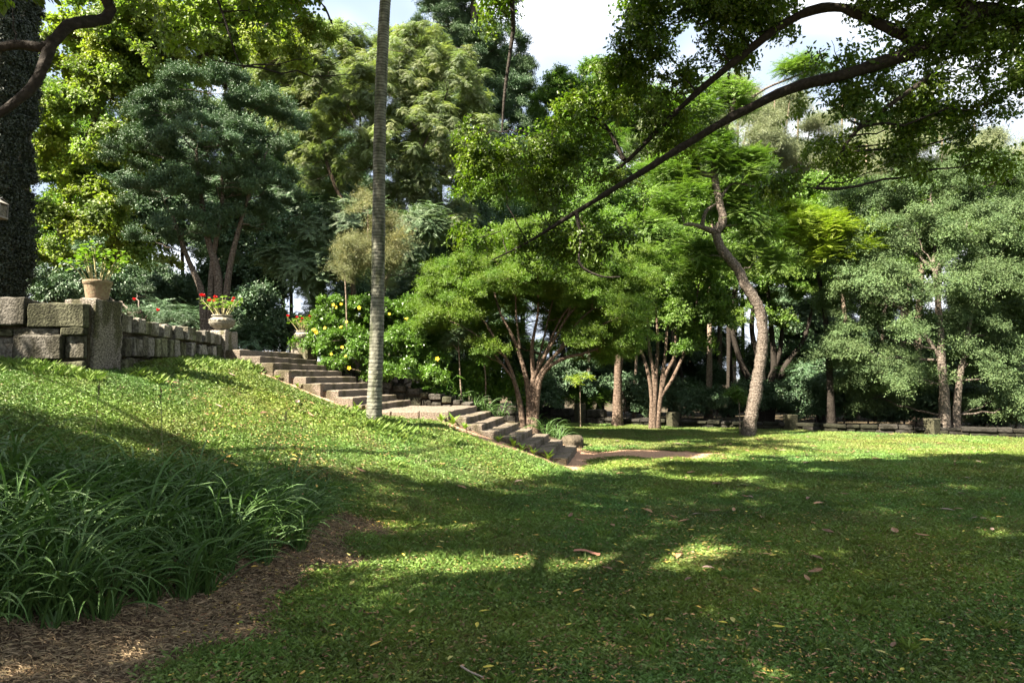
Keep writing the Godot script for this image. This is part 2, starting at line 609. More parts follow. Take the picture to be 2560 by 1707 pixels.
func _ready() -> void:
	var cam := Camera3D.new()
	cam.name = "camera"
	cam.transform = Transform3D(look, EYE)
	cam.fov = 2.0 * rad_to_deg(atan(853.5 / FOCAL))
	cam.far = 900.0
	add_child(cam)
	cam.current = true
	var env := Environment.new()
	var sky := Sky.new()
	var pano := PanoramaSkyMaterial.new()
	pano.panorama = sky_picture()
	sky.sky_material = pano
	env.background_mode = Environment.BG_SKY
	env.sky = sky
	env.background_energy_multiplier = 1.08
	env.tonemap_mode = Environment.TONE_MAPPER_LINEAR
	env.tonemap_exposure = 7.3
	env.sdfgi_enabled = true
	env.ssao_enabled = true
	env.ssil_enabled = true
	var we := WorldEnvironment.new()
	we.name = "environment"
	we.environment = env
	add_child(we)
	var sun := DirectionalLight3D.new()
	sun.name = "sun"
	sun.light_energy = 1.6
	sun.light_color = Color(1.0, 0.955, 0.88)
	sun.light_angular_distance = 0.5
	sun.shadow_enabled = true
	sun.basis = Basis.looking_at(sun_dir)
	add_child(sun)
	lumps.seed = 3
	lumps.frequency = 0.05
	lumps.fractal_octaves = 2
	patchy.seed = 8
	patchy.frequency = 0.5
	patchy.fractal_octaves = 3
	make_materials()
	make_clumps()
	make_ground()
	make_staircase()
	make_walls()
	make_trees()
	make_shrubs()
	make_turf()
	make_lilies()
	make_planters()
	make_small_plants()
	make_fallen()


# ---------------------------------------------------------------- ground
const BED := [[2.0, -2.0], [3.6, -1.8], [4.5, -1.5], [6.0, -1.3], [7.0, -1.3], [7.7, -1.6], [8.3, -2.9], [8.8, -6.0]]
const FAR_WALL := [[-0.6, 25.0], [3.1, 23.0], [7.6, 20.8], [12.9, 18.2], [18.0, 16.2]]


func wall_depth(x: float) -> float:
	return lerp_table(FAR_WALL, x)


func cover(x: float, d: float) -> int:      # 0 lawn, 1 mulch, 2 bare earth, 3 woodland floor
	var j := 0.28 * patchy.get_noise_2d(x * 2.4, d * 2.4) + 0.12 * patchy.get_noise_2d(x * 11.0, d * 11.0)
	if d < 8.9 and x + j * 1.2 < lerp_table(BED, d):
		if d < lerp_table([[-8.0, 5.4], [-4.0, 5.3], [-3.0, 5.9], [-2.0, 6.9], [-1.4, 7.3]], x) + j * 0.8:
			return 1
	var a := d - 12.45 + (x - P0.x) * 0.156
	var t := -(x - P0.x) * 0.988 + (d - 12.45) * 0.156
	if t > -2.5 and t < 4.6 and a + j * 0.7 > -0.62 and a < 3.0 + j:
		return 2
	var e := Vector2((x - 2.75) / 1.75, (d - 14.15) / 0.95)
	if e.length() + j * 0.9 < 1.0:
		return 2
	if d > wall_depth(x) or (x < 1.6 and a > 2.9) or (x < -5.7 and d > 9.2):
		return 3
	return 0


func make_ground() -> void:
	var xs := []
	var ds := []
	var x := -260.0
	while x < 260.0:
		xs.append(x)
		x += 0.16 if x > -8.0 and x < 9.0 else clampf(0.16 + (maxf(-8.0 - x, x - 9.0)) * 0.09, 0.2, 30.0)
	var d := -40.0
	while d < 420.0:
		ds.append(d)
		d += 0.16 if d > 2.0 and d < 17.0 else clampf(0.16 + maxf(2.0 - d, d - 17.0) * 0.09, 0.2, 30.0)
	var s := Shape.new()
	for q in ds:
		for p in xs:
			s.v.append(Vector3(p, height(p, -q) - 0.012, -q))
			s.n.append(slope(p, -q))
			var k := cover(p, q)
			var c := Color(0.06, 0.075, 0.022)
			if k == 1:
				c = Color(0.12, 0.08, 0.052)
			elif k == 2:
				c = Color(0.42, 0.255, 0.165)
			elif k == 3:
				c = Color(0.07, 0.055, 0.032)
			s.c.append(c * (1.0 + 0.2 * patchy.get_noise_2d(p * 3.0, q * 3.0)))
	var w := xs.size()
	for r in ds.size() - 1:
		for k in w - 1:
			var a := r * w + k
			s.i.append_array([a, a + w, a + 1, a + 1, a + w, a + w + 1])
	var g := part(self, "ground", s.mesh(), M.soil)
	tag(g, "sloping garden ground of soil and lawn", "", "", "structure")


func make_turf() -> void:
	var kinds := []
	for k in 5:
		rng.seed = 300 + k
		var s := Shape.new()
		for j in 620:
			var p := Vector3(rng.randfn() * 0.085, rng.randf() * 0.022, rng.randfn() * 0.085)
			var yaw := rng.randf() * TAU
			var col := tint(0.45, 0.35)
			if rng.randf() < 0.08:
				col = Color(2.4, 0.9, 2.2) * rng.randf_range(0.4, 1.1)
			if rng.randf() < 0.6:
				leaf(s, p + Vector3.UP * 0.01, Vector3(cos(yaw), rng.randf_range(-0.15, 0.6), sin(yaw)), Vector3.UP + rv() * 0.55, rng.randf_range(0.02, 0.038), rng.randf_range(0.012, 0.024), col)
			else:
				leaf(s, p, Vector3(cos(yaw) * 0.7, rng.randf_range(0.2, 1.1), sin(yaw) * 0.7), Vector3.UP + rv() * 0.6, rng.randf_range(0.03, 0.07), 0.0062, col, false, 0.25)
		kinds.append(s.mesh())
	rng.seed = 77
	var xf := [[], [], [], [], []]
	var cols := [[], [], [], [], []]
	var d := 2.4
	while d < 25.5:
		var step := 0.205 if d < 9.0 else 0.29
		var half := 0.78 * d + 1.6
		var x := -half
		while x < half:
			var px := x + rng.randf_range(-0.07, 0.07)
			var pd := d + rng.randf_range(-0.07, 0.07)
			x += step
			var c := cover(px, pd)
			if c != 0:
				continue
			var nn := slope(px, -pd)
			var b := Basis(Quaternion(Vector3.UP, nn)) * Basis(Vector3.UP, rng.randf() * TAU)
			var tall := 1.0 + 0.5 * maxf(0.0, patchy.get_noise_2d(px * 0.8, pd * 0.8 + 30.0))
			b = b.scaled(Vector3(1, tall, 1) * (rng.randf_range(0.9, 1.15) * (1.0 if d < 10.0 else 1.25)))
			var k := rng.randi() % 5
			xf[k].append(Transform3D(b, ground_at(px, pd) - Vector3.UP * 0.012))
			var v := 1.0 + 0.45 * patchy.get_noise_2d(px * 0.9, pd * 0.9)
			var w := 0.35 * patchy.get_noise_2d(px * 0.6 + 9.0, pd * 0.6)
			var dry := clampf(patchy.get_noise_2d(px * 1.3 + 70.0, pd * 1.3) * 2.2 - 0.35 + 1.0 * smoothstep(13.0, 16.0, pd), 0.0, 1.0)
			cols[k].append(Color(v * (1.0 + w), v, v * (1.0 - w)).lerp(Color(1.6, 1.12, 1.7), dry * 0.65) * rng.randf_range(0.82, 1.18))
		d += step
	var lawn := thing("lawn_grass", "short mixed grass and clover covering the lawn", "grass", Vector3.ZERO)
	lawn.set_meta("kind", "stuff")
	for k in 5:
		scatter(lawn, "grass_patch", kinds[k], M.turf, xf[k], cols[k])
	# shredded mulch of the flower bed
	var ms := []
	for k in 3:
		rng.seed = 330 + k
		var s := Shape.new()
		for j in 260:
			var p := Vector3(rng.randf_range(-0.17, 0.17), rng.randf_range(0.0, 0.018), rng.randf_range(-0.17, 0.17))
			var yaw := rng.randf() * TAU
			var c := (Color(0.30, 0.23, 0.142) if rng.randf() < 0.8 else Color(0.38, 0.31, 0.18)) * rng.randf_range(0.25, 1.4)
			leaf(s, p, Vector3(cos(yaw), rng.randf_range(-0.2, 0.35), sin(yaw)), Vector3.UP + rv() * 0.6, rng.randf_range(0.025, 0.075), rng.randf_range(0.003, 0.009), c)
		ms.append(s.mesh())
	xf = [[], [], []]
	cols = [[], [], []]
	d = 2.4
	while d < 8.6:
		var x := -0.78 * d - 1.2
		while x < -0.8:
			var px := x + rng.randf_range(-0.07, 0.07)
			var pd := d + rng.randf_range(-0.07, 0.07)
			x += 0.2
			if cover(px, pd) != 1:
				continue
			var b := Basis(Quaternion(Vector3.UP, slope(px, -pd))) * Basis(Vector3.UP, rng.randf() * TAU)
			var k := rng.randi() % 3
			xf[k].append(Transform3D(b, ground_at(px, pd) - Vector3.UP * 0.006))
			cols[k].append(tint(0.15, 0.1))
		d += 0.2
	var mulch := thing("bark_mulch", "brown shredded mulch under the strap-leaved plants", "mulch", Vector3.ZERO)
	mulch.set_meta("kind", "stuff")
	for k in 3:
		scatter(mulch, "mulch_patch", ms[k], M.litter, xf[k], cols[k])


# ---------------------------------------------------------------- staircase and walls
func make_staircase() -> void:
	rng.seed = 21
	var root := thing("stone_staircase", "worn stone garden staircase climbing between two pedestals", "staircase", P0)
	root.rotation.y = -0.1566
	var rows := []
	rows.append([-4.143, -5.0, 2.145, -0.02, 2.9])
	for k in 8:
		rows.append([-3.708 + 0.316 * k, -3.708 + 0.316 * (k - 1) - 0.09, 2.005 - 0.1293 * k, 0.0, 2.5])
	for k in 7:
		rows.append([0.31 * (k + 1), 0.31 * k - 0.06, 0.99 - 0.1157 * (k + 1), 0.0, 2.4])
	for r in rows:
		var s := Shape.new()
		var c := Color(1, 1, 1) * rng.randf_range(0.85, 1.15)
		var near: float = r[3] + rng.randf_range(-0.06, 0.08)
		rough_box(s, Vector3(r[1], r[2] - 0.3, -r[4] + rng.randf_range(-0.1, 0.1)), Vector3(r[0] + rng.randf_range(-0.015, 0.015), r[2], near), 0.022, 0.016, 0.12, c, Basis.from_euler(Vector3(rng.randf_range(-0.006, 0.006), rng.randf_range(-0.012, 0.012), rng.randf_range(-0.008, 0.008))), Vector3.INF, 6.0, Color(0.5, 0.52, 0.4), 0.05)
		part(root, "step", s.mesh(), M.step)
	for k in 3:
		var s := Shape.new()
		var x0 := -1.62 + k * 0.54
		rough_box(s, Vector3(x0, 0.72, -2.4 + rng.randf_range(-0.1, 0.1)), Vector3(x0 + 0.525 + (0.02 if k == 2 else 0.0), 0.99 + rng.randf_range(-0.012, 0.008), rng.randf_range(-0.05, 0.1)), 0.025, 0.02, 0.12, Color.WHITE * rng.randf_range(0.9, 1.15))
		part(root, "landing_slab", s.mesh(), M.step)


func wall_run(root: Node3D, a: Vector3, b: Vector3, courses: Array, thick: float, cell: float, tone := 1.0, moss := 0.25) -> void:
	# courses: [bottom at a, top at a, bottom at b, top at b, stone length]; the stones' outer face lies on the line a to b
	var dir := (b - a)
	var len_ := Vector2(dir.x, dir.z).length()
	dir = Vector3(dir.x, 0, dir.z).normalized()
	var yaw := atan2(-dir.z, dir.x)
	var back := Basis(Vector3.UP, yaw) * Vector3(0, 0, 1)
	var core := Shape.new()
	var k0: Array = courses[0]
	var k1: Array = courses[courses.size() - 1]
	var e := []
	for q in [[a, k0[0], k1[1] - 0.07], [b, k0[2], k1[3] - 0.07]]:
		for w in [-0.08, -thick + 0.04]:
			for h in [q[1] - 0.1, q[2]]:
				var p: Vector3 = q[0] + back * w - root.position
				p.y = h - root.position.y
				e.append(p)
	for f in [[0, 1, 5, 4], [2, 6, 7, 3], [1, 3, 7, 5], [0, 2, 3, 1], [4, 5, 7, 6]]:
		core.tri(e[f[0]], e[f[1]], e[f[2]], Color(0.2, 0.18, 0.14))
		core.tri(e[f[0]], e[f[2]], e[f[3]], Color(0.2, 0.18, 0.14))
	part(root, "rubble_core", core.mesh(), M.stone)
	for c in courses:
		var x := 0.0
		while x < len_ - 0.05:
			var l: float = c[4] * rng.randf_range(0.6, 1.35)
			if len_ - x - l < c[4] * 0.45:
				l = len_ - x
			var f := (x + l * 0.5) / len_
			var lo := lerpf(c[0], c[2], f) + 0.012
			var hi := lerpf(c[1], c[3], f) + rng.randf_range(-0.045, 0.02)
			var s := Shape.new()
			var col := Color(1, 1, 1) * tone * rng.randf_range(0.7, 1.2)
			if rng.randf() < moss:
				col = Color(0.74, 0.8, 0.58) * tone * rng.randf_range(0.7, 1.0)
			var out := rng.randf_range(-0.05, 0.06)
			rough_box(s, Vector3(-l * 0.5 + 0.012, lo - (lo + hi) * 0.5, -thick), Vector3(l * 0.5 - 0.012, hi - (lo + hi) * 0.5, out), 0.02, 0.02, cell, col, Basis.from_euler(Vector3(rng.randf_range(-0.05, 0.05), rng.randf_range(-0.04, 0.04), rng.randf_range(-0.035, 0.035))), Vector3.INF, 6.0, Color(0.4, 0.4, 0.34), 0.16)
			var where := Transform3D(Basis(Vector3.UP, yaw), a + dir * (x + l * 0.5) - root.position)
			where.origin.y = (lo + hi) * 0.5 - root.position.y
			part(root, "stone", s.mesh(), M.stone, where)
			x += l


func make_walls() -> void:
	rng.seed = 31
	# the wall facing the lawn, left of the near pedestal
	var r := thing("stone_wall", "mossy grey block wall in shade left of the clay pot pedestal", "wall", Vector3(-7.5, 1.75, -9.0))
	var a := Vector3(-9.6, 0, -8.45)
	var b := Vector3(-5.5, 0, -8.78)
	wall_run(r, a, b, [[1.50, 1.78, 1.55, 1.80, 0.42], [1.80, 2.13, 1.83, 2.13, 0.52], [2.13, 2.23, 2.13, 2.23, 0.62], [2.24, 2.66, 2.24, 2.58, 0.66]], 0.4, 0.07, 0.5, 0.25)
	# the wall running from the near pedestal to the urn pedestal
	r = thing("stone_wall", "grey block wall between the clay pot pedestal and the stair urn", "wall", Vector3(-5.55, 1.8, -11.2))
	a = Vector3(-5.36, 0, -9.42)
	b = Vector3(-5.62, 0, -13.2)
	wall_run(r, a, b, [[1.62, 1.86, 1.72, 1.93, 0.36], [1.88, 2.2, 1.95, 2.2, 0.27], [2.22, 2.48, 2.22, 2.46, 0.25]], 0.32, 0.06, 0.85, 0.12)
	# pedestals
	var spin := Basis(Vector3.UP, -0.1566)
	for q in [[Vector3(-5.45, 1.7, -8.9), 0.49, 2.64, "squared granite pedestal carrying the plain clay pot", 0.72], [Vector3(-5.53, 1.85, -13.14), 0.42, 2.51, "squared granite pedestal carrying the urn beside the stone wall", 1.05], [Vector3(-4.67, 1.85, -15.6), 0.42, 2.41, "squared granite pedestal carrying the urn beside the yellow flower shrub", 1.05]]:
		var o := Shape.new()
		var w: float = q[1]
		rough_box(o, Vector3(-w, 0, -w), Vector3(0, q[2] - q[0].y, 0), 0.02, 0.03, 0.04, Color.WHITE * q[4], Basis(), Vector3.INF, 6.0, Color(0.42, 0.45, 0.3), 0.1 if q[1] > 0.45 else 0.02)
		var m := part(self, "pedestal", o.mesh(), M.granite, Transform3D(spin, q[0]))
		tag(m, q[3], "pedestal", "stair pedestals")
	# low rubble wall on the far side of the stairs
	r = thing("retaining_wall", "low dark rubble wall under the yellow flower shrub beside the stairs", "wall", Vector3(-2.2, 0.8, -15.4))
	wall_run(r, Vector3(-4.2, 0, -15.6), Vector3(-0.9, 0, -15.2), [[1.2, 1.6, 0.55, 0.9, 0.3], [1.62, 1.8, 0.92, 1.06, 0.24]], 0.35, 0.09, 0.3, 0.3)
	# far boundary wall, its stones and posts coloured dark to imitate tree shade
	r = thing("boundary_wall", "long low weathered wall coloured dark for tree shade along the far edge of the lawn", "wall", Vector3(7.6, 0, -20.8))
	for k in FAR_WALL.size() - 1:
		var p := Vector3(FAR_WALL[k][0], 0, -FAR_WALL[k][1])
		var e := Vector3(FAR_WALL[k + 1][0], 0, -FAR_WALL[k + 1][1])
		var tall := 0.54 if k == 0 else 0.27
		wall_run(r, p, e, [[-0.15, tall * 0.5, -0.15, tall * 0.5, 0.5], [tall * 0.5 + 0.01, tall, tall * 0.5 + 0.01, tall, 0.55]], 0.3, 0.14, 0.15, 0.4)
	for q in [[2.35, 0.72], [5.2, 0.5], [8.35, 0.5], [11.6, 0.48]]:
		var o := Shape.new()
		rough_box(o, Vector3(-0.16, -0.1, -0.2), Vector3(0.16, q[1], 0.1), 0.03, 0.02, 0.09, Color(0.2, 0.21, 0.15))  # post colour has the tree shade put into it, like the stones
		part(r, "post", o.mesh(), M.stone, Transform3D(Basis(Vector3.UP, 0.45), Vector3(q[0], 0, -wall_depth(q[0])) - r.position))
	# ivy-clad tower of the house
	rng.seed = 41
	var base := Vector3(-10.45, 2.0, -14.1)
	var t := thing("ivy_covered_tower", "tall dark wall corner fully covered in small-leaved ivy", "building", base)
	var wsh := Shape.new()
	rough_box(wsh, Vector3(-1.6, 0, -0.5), Vector3(0, 10.0, 0.5), 0.05, 0.02, 0.8, Color(0.7, 0.68, 0.62))
	part(t, "wall", wsh.mesh(), M.stone)
	var xf := [[], [], []]
	var cols := [[], [], []]
	for k in 1700:
		var y := rng.randf() * 9.8
		var p: Vector3
		var nn: Vector3
		if rng.randf() < 0.58:
			p = Vector3(rng.randf_range(-1.6, 0.0), y, 0.5)
			nn = Vector3(0, 0, 1)
		else:
			p = Vector3(0.0, y, rng.randf_range(-0.5, 0.5))
			nn = Vector3(1, 0, 0)
		p += nn * (0.05 + 0.14 * lumps.get_noise_3dv(p * 12.0))
		var bb := Basis(Quaternion(Vector3.UP, (nn + rv() * 0.3).normalized())) * Basis(Vector3.UP, rng.randf() * TAU)
		var w := rng.randi() % 3
		xf[w].append(Transform3D(bb.scaled(Vector3.ONE * rng.randf_range(0.5, 0.85)), p))
		cols[w].append(tint(0.25, 0.2))
	for k in 3:
		scatter(t, "ivy", C.ivy[k], M.ivy, xf[k], cols[k])
	make_lantern(Vector3(-10.1, at(0, 545, 13.3).y, -13.25))


func make_lantern(p: Vector3) -> void:
	var l := thing("wall_lantern", "small square metal lantern hung on the ivy-covered tower", "lantern", p)
	var pane := Shape.new()
	rough_box(pane, Vector3(-0.1, 0.03, -0.1), Vector3(0.1, 0.25, 0.1), 0.01, 0.0, 0.2, Color(0.5, 0.5, 0.47))
	part(l, "pane", pane.mesh(), M.stone)
	var f := Shape.new()
	for sx in [-1.0, 1.0]:
		for sz in [-1.0, 1.0]:
			rough_box(f, Vector3(sx * 0.105 - 0.012, 0.0, sz * 0.105 - 0.012), Vector3(sx * 0.105 + 0.012, 0.27, sz * 0.105 + 0.012), 0.003, 0.0, 0.3, Color(0.12, 0.11, 0.1))
	rough_box(f, Vector3(-0.12, -0.02, -0.12), Vector3(0.12, 0.025, 0.12), 0.006, 0.0, 0.2, Color(0.15, 0.14, 0.12))
	part(l, "frame", f.mesh(), M.metal)
	var cap := Shape.new()
	lathe(cap, [Vector2(0.0, 0.27), Vector2(0.175, 0.27), Vector2(0.17, 0.285), Vector2(0.03, 0.36), Vector2(0.0, 0.38)], 4, Color(0.2, 0.19, 0.17))
	part(l, "cap", cap.mesh(), M.metal, Transform3D(Basis(Vector3.UP, PI / 4), Vector3.ZERO))
	var br := Shape.new()
	tube(br, [Vector3(0, 0.36, 0), Vector3(-0.05, 0.43, -0.15), Vector3(-0.1, 0.38, -0.36)], [0.012, 0.012, 0.012], 6, Color(0.1, 0.1, 0.1))
	part(l, "bracket", br.mesh(), M.metal)
# ---------------------------------------------------------------- trees
# places on the lawn that the sun reaches between the crowns: [x, distance, half width, half depth]
const LIT := [[-0.4, 5.75, 1.9, 0.36], [1.7, 6.2, 0.7, 0.2], [-0.9, 7.0, 0.7, 0.2], [2.9, 10.6, 0.9, 0.4], [6.6, 6.9, 0.9, 0.35], [0.9, 8.3, 0.5, 0.15], [-2.6, 5.1, 0.6, 0.3], [-3.3, 11.2, 2.7, 2.5], [9.0, 17.2, 8.0, 2.6]]


const TONE := {"dark_leaf": "dark green", "feather": "fresh green", "pale_feather": "pale green", "fan": "yellowish green", "grey_green": "greyish green", "glossy": "glossy green"}


func make_trees() -> void:
	# --- the big tree that overhangs the lawn from the right
	var b := ground_at(9.6, 6.0)
	var d := 8.0
	tree("overhanging_tree", "broad-leaved tree reaching long dark boughs over the lawn from the side", b, [
		[[b - Vector3(0, 0.1, 0), b + Vector3(-0.3, 2.5, -0.3), at(2560, 55, 7.6), at(2380, 95, 7.8), at(2150, 175, 8.0), at(1975, 222, 8.2), at(1800, 310, 8.5), at(1600, 432, 8.8), at(1440, 530, 9.1), at(1320, 605, 9.3), at(1230, 650, 9.4)], 0.135, 0.008],
		[[at(2300, 110, 7.9), at(2200, 60, 8.1), at(2090, 18, 8.3), at(1980, 48, 8.5), at(1830, 160, 8.8), at(1700, 270, 9.1), at(1570, 400, 9.4), at(1500, 455, 9.6)], 0.075, 0.025, 1],
		[[at(2450, 60, 7.7), at(2330, -60, 7.9), at(2100, -160, 8.4), at(1800, -190, 9.0), at(1500, -150, 9.4), at(1300, -60, 9.6), at(1282, 80, 9.6), at(1262, 230, 9.6), at(1255, 330, 9.6)], 0.09, 0.012, 1],
		[[at(2330, 190, 7.8), at(2215, 270, 7.9), at(2130, 340, 8.0), at(2080, 430, 8.1), at(2040, 470, 8.1)], 0.035, 0.01, 1],
		[[at(1440, 530, 9.1), at(1452, 600, 9.1), at(1450, 660, 9.1), at(1500, 690, 9.1), at(1550, 692, 9.1)], 0.03, 0.008, 1],
		[[at(1560, 400, 9.4), at(1500, 300, 9.6), at(1400, 290, 9.8)], 0.035, 0.01, 1],
	], lobes_at(d, [
		[1740, 60, 190, 110, 1.0], [1640, 160, 130, 90, 1.2], [1860, 40, 120, 70, 0.8], [1620, 270, 120, 70, 1.4], [1460, 300, 120, 60, 1.6], [1330, 360, 120, 70, 1.6], [1240, 440, 90, 70, 1.7],
		[1430, 420, 130, 70, 1.6], [1340, 500, 140, 70, 1.6], [1250, 580, 110, 60, 1.6], [1440, 600, 120, 60, 1.5], [1540, 480, 90, 50, 1.4], [1340, 640, 110, 50, 1.5], [1200, 370, 60, 50, 1.7], [1700, 380, 60, 40, 1.2], [1250, 30, 70, 50, 1.6],
		[2250, 20, 170, 70, 0.2], [2420, 30, 150, 80, -0.2], [2080, 110, 90, 50, 0.4], [2050, 250, 80, 60, 0.3], [2160, 300, 90, 50, 0.2], [2080, 400, 90, 60, 0.2], [1990, 470, 90, 50, 0.3], [2250, 420, 60, 70, 0.1], [2180, 230, 80, 50, 0.2],
		[2430, 200, 110, 80, -0.2], [2480, 320, 90, 70, -0.2], [2350, 300, 80, 80, 0.0], [2530, 150, 80, 120, -0.4], [2540, 250, 60, 90, -0.4], [2290, 150, 110, 60, 0.1], [2400, 90, 140, 60, -0.1], [1700, 10, 140, 80, 1.0], [1850, 90, 100, 60, 0.9], [1620, 80, 100, 90, 1.2], [1920, 10, 110, 50, 0.8], [1780, 170, 100, 60, 1.0], [1680, 320, 90, 50, 1.3], [2330, 330, 90, 70, 0.0], [2460, 410, 70, 50, -0.2], [1560, 190, 80, 60, 1.4], [2180, 150, 90, 50, 0.3], [2520, 60, 90, 70, -0.3],
	]), {"clumps": "near", "leaf": "overhead", "bark": "dark_bark", "density": 6.0, "size": 0.85, "cut": -0.16, "freq": 16.0, "inner": 0.2, "up": 0.55, "twig_every": 2, "per": 6, "limb": 0.6, "warm": 0.45, "vary": 0.3, "rough": 0.3})
	# --- the tree behind the camera whose crown shades the foreground and dips into view at the upper left
	b = ground_at(-5.2, -3.5)
	var lobes := lobes_at(5.6, [[60, 110, 70, 60, -0.4], [110, 200, 50, 40, -0.3], [430, 10, 130, 60, 0.2], [560, 70, 150, 70, 0.5], [690, 20, 130, 60, 0.6], [480, 130, 90, 50, 0.4], [600, 170, 90, 40, 0.5], [820, 60, 90, 50, 0.8], [30, 10, 90, 60, -0.4], [820, 130, 70, 30, 0.8], [900, 190, 25, 30, 1.0], [280, -30, 120, 40, 0.1]], 0.9, 0.22)
	var over := []
	for q in [[-9.6, 2.6, 7.4, 1.8, 0.9, 1.6], [-9.2, 4.0, 7.6, 1.6, 0.8, 1.2], [-7.0, 5.0, 8.2, 1.7, 0.9, 1.2], [-7.0, 3.2, 8.0, 2.0, 1.0, 1.7], [-5.0, 6.6, 8.4, 1.7, 0.8, 1.5], [-4.6, 4.0, 8.2, 2.0, 1.0, 1.8], [-4.8, 1.6, 7.9, 2.0, 1.0, 1.6], [-7.2, 1.0, 7.6, 2.0, 1.0, 1.6], [-2.6, 7.4, 8.4, 1.7, 0.8, 1.6], [-2.2, 5.0, 8.2, 2.0, 1.0, 1.8], [-2.4, 2.4, 8.0, 1.9, 1.0, 1.6], [-0.2, 8.0, 8.7, 1.8, 0.8, 1.6], [0.0, 5.6, 8.5, 1.9, 0.9, 1.8], [0.0, 3.2, 8.2, 1.8, 0.9, 1.6], [2.3, 7.6, 8.8, 1.8, 0.8, 1.7], [2.4, 5.2, 8.5, 1.8, 0.9, 1.7], [-5.0, -0.6, 7.4, 2.0, 1.0, 1.5], [-2.4, 0.2, 7.8, 1.8, 0.9, 1.5], [4.6, 6.6, 8.6, 1.8, 0.8, 1.8], [4.4, 9.4, 8.8, 1.7, 0.7, 1.3], [6.8, 8.4, 8.4, 1.7, 0.8, 1.5], [2.0, 9.6, 9.0, 1.4, 0.6, 1.0], [-11.4, 3.4, 6.8, 1.5, 0.9, 1.5], [-5.15, 10.3, 9.3, 0.9, 1.3, 0.8], [-6.3, 9.5, 9.3, 0.9, 1.2, 0.8], [-11.6, 7.4, 7.4, 1.7, 0.9, 0.9], [-4.0, 11.1, 9.4, 0.8, 1.2, 0.7], [-4.0, 0.6, 7.8, 1.8, 0.9, 1.4], [-1.4, 1.2, 8.0, 1.6, 0.9, 1.3], [-6.4, -1.0, 7.4, 1.6, 0.9, 1.3], [0.4, 1.0, 8.0, 1.6, 0.8, 1.4], [-3.4, -1.8, 7.6, 1.6, 0.9, 1.3], [2.2, 2.6, 8.2, 1.6, 0.8, 1.4]]:
		over.append([Vector3(q[0] + 0.5, q[2], 1.4 - q[1]), Vector3(q[3], q[4], q[5])])
	tree("canopy_tree", "spreading tree whose low leafy branch dips in beside the ivy tower", b, [
		[[b - Vector3(0, 0.1, 0), b + Vector3(0.2, 2.4, -0.4), Vector3(-5.0, 4.6, 2.0), Vector3(-4.8, 6.6, -0.6), Vector3(-3.4, 7.6, -3.4), Vector3(-0.6, 8.2, -5.4), Vector3(3.0, 8.6, -6.8)], 0.42, 0.06],
		[[Vector3(-5.0, 4.6, 2.0), Vector3(-6.4, 6.2, -0.8), Vector3(-7.4, 7.2, -3.2), Vector3(-8.6, 7.3, -4.2)], 0.2, 0.05, 1],
		[[Vector3(-4.8, 6.6, -0.6), Vector3(-3.9, 5.7, -3.4), at(255, -30, 5.4), at(165, 65, 5.2), at(115, 115, 5.1), at(40, 112, 5.05), at(-60, 130, 5.0)], 0.065, 0.03, 1],
		[[at(130, 100, 5.12), at(95, 190, 5.05), at(50, 245, 5.0), at(-30, 300, 4.95)], 0.042, 0.03, 1],
		[[at(255, -30, 5.4), at(420, -20, 5.7), at(600, -30, 6.0), at(780, -10, 6.4), at(830, 60, 6.5)], 0.03, 0.008, 1],
		[[at(540, -10, 5.9), at(565, 60, 5.9), at(590, 140, 5.9), at(610, 165, 5.9)], 0.012, 0.004, 1],
	], lobes + over, {"clumps": "near", "leaf": "overhead", "bark": "dark_bark", "density": 7.6, "size": 1.05, "cut": -0.36, "freq": 14.0, "inner": 0.15, "up": 0.5, "twig_every": 3, "per": 5, "limb": 0.5, "warm": 0.5, "vary": 0.3, "gaps": LIT})
	# --- palm
	make_palm()
	# --- trees behind the terrace
	tree("plane_tree", "airy yellow-green maple-leaved tree beside the ivy tower", foot(140, 790, 20.0), [[rooted(20.0, [[140, 790], [150, 600], [190, 420], [260, 240]]), 0.16, 0.05]], lobes_at(19.5, [
		[200, 130, 130, 120], [330, 90, 150, 120], [170, 300, 100, 110], [290, 240, 130, 110], [150, 440, 90, 90], [260, 400, 110, 100], [140, 590, 80, 90], [250, 540, 90, 80], [470, 60, 170, 110, 1.0], [620, 90, 150, 110, 1.5], [330, 640, 110, 50, 1.0], [150, 690, 90, 60, 0.5], [440, 180, 120, 80, 1.0], [720, 40, 120, 90, 2.0],
	]), {"clumps": "plane", "leaf": "plane_leaf", "density": 1.9, "size": 1.0, "cut": -0.02, "freq": 12.0, "inner": 0.25, "up": 0.6, "warm": 0.45, "vary": 0.25, "twig_every": 2})
	tree("dark_tree", "dense dark green tree with tufted foliage behind the stair urn", foot(535, 800, 17.5), [
		[rooted(17.5, [[545, 800], [545, 700], [520, 600], [500, 480], [490, 380]]), 0.14, 0.04],
		[rooted(17.5, [[515, 800], [505, 740], [470, 650], [430, 540]]), 0.13, 0.04],
		[rooted(17.5, [[555, 800], [570, 690], [600, 560], [640, 430]]), 0.11, 0.03],
		[rooted(17.5, [[525, 800], [530, 660], [555, 520], [550, 380]]), 0.10, 0.03],
	], lobes_at(17.5, [
		[520, 245, 130, 60], [420, 300, 100, 70], [620, 300, 110, 70], [360, 390, 90, 70], [500, 370, 120, 70, -0.8], [640, 400, 110, 70, -0.4], [700, 330, 70, 60, 0.6], [400, 490, 100, 50, -0.4], [540, 470, 110, 50, -0.6], [680, 480, 90, 70, 0.2], [460, 580, 80, 40, -0.3], [610, 570, 90, 50, 0.2], [720, 560, 80, 70, 1.0], [380, 610, 70, 40], [540, 660, 60, 30, 0.4],
	]), {"clumps": "tuft", "leaf": "dark_leaf", "density": 4.2, "size": 0.85, "cut": -0.12, "freq": 15.0, "inner": 0.6, "up": 0.8, "low": -0.3, "vary": 0.22, "twig_every": 3})
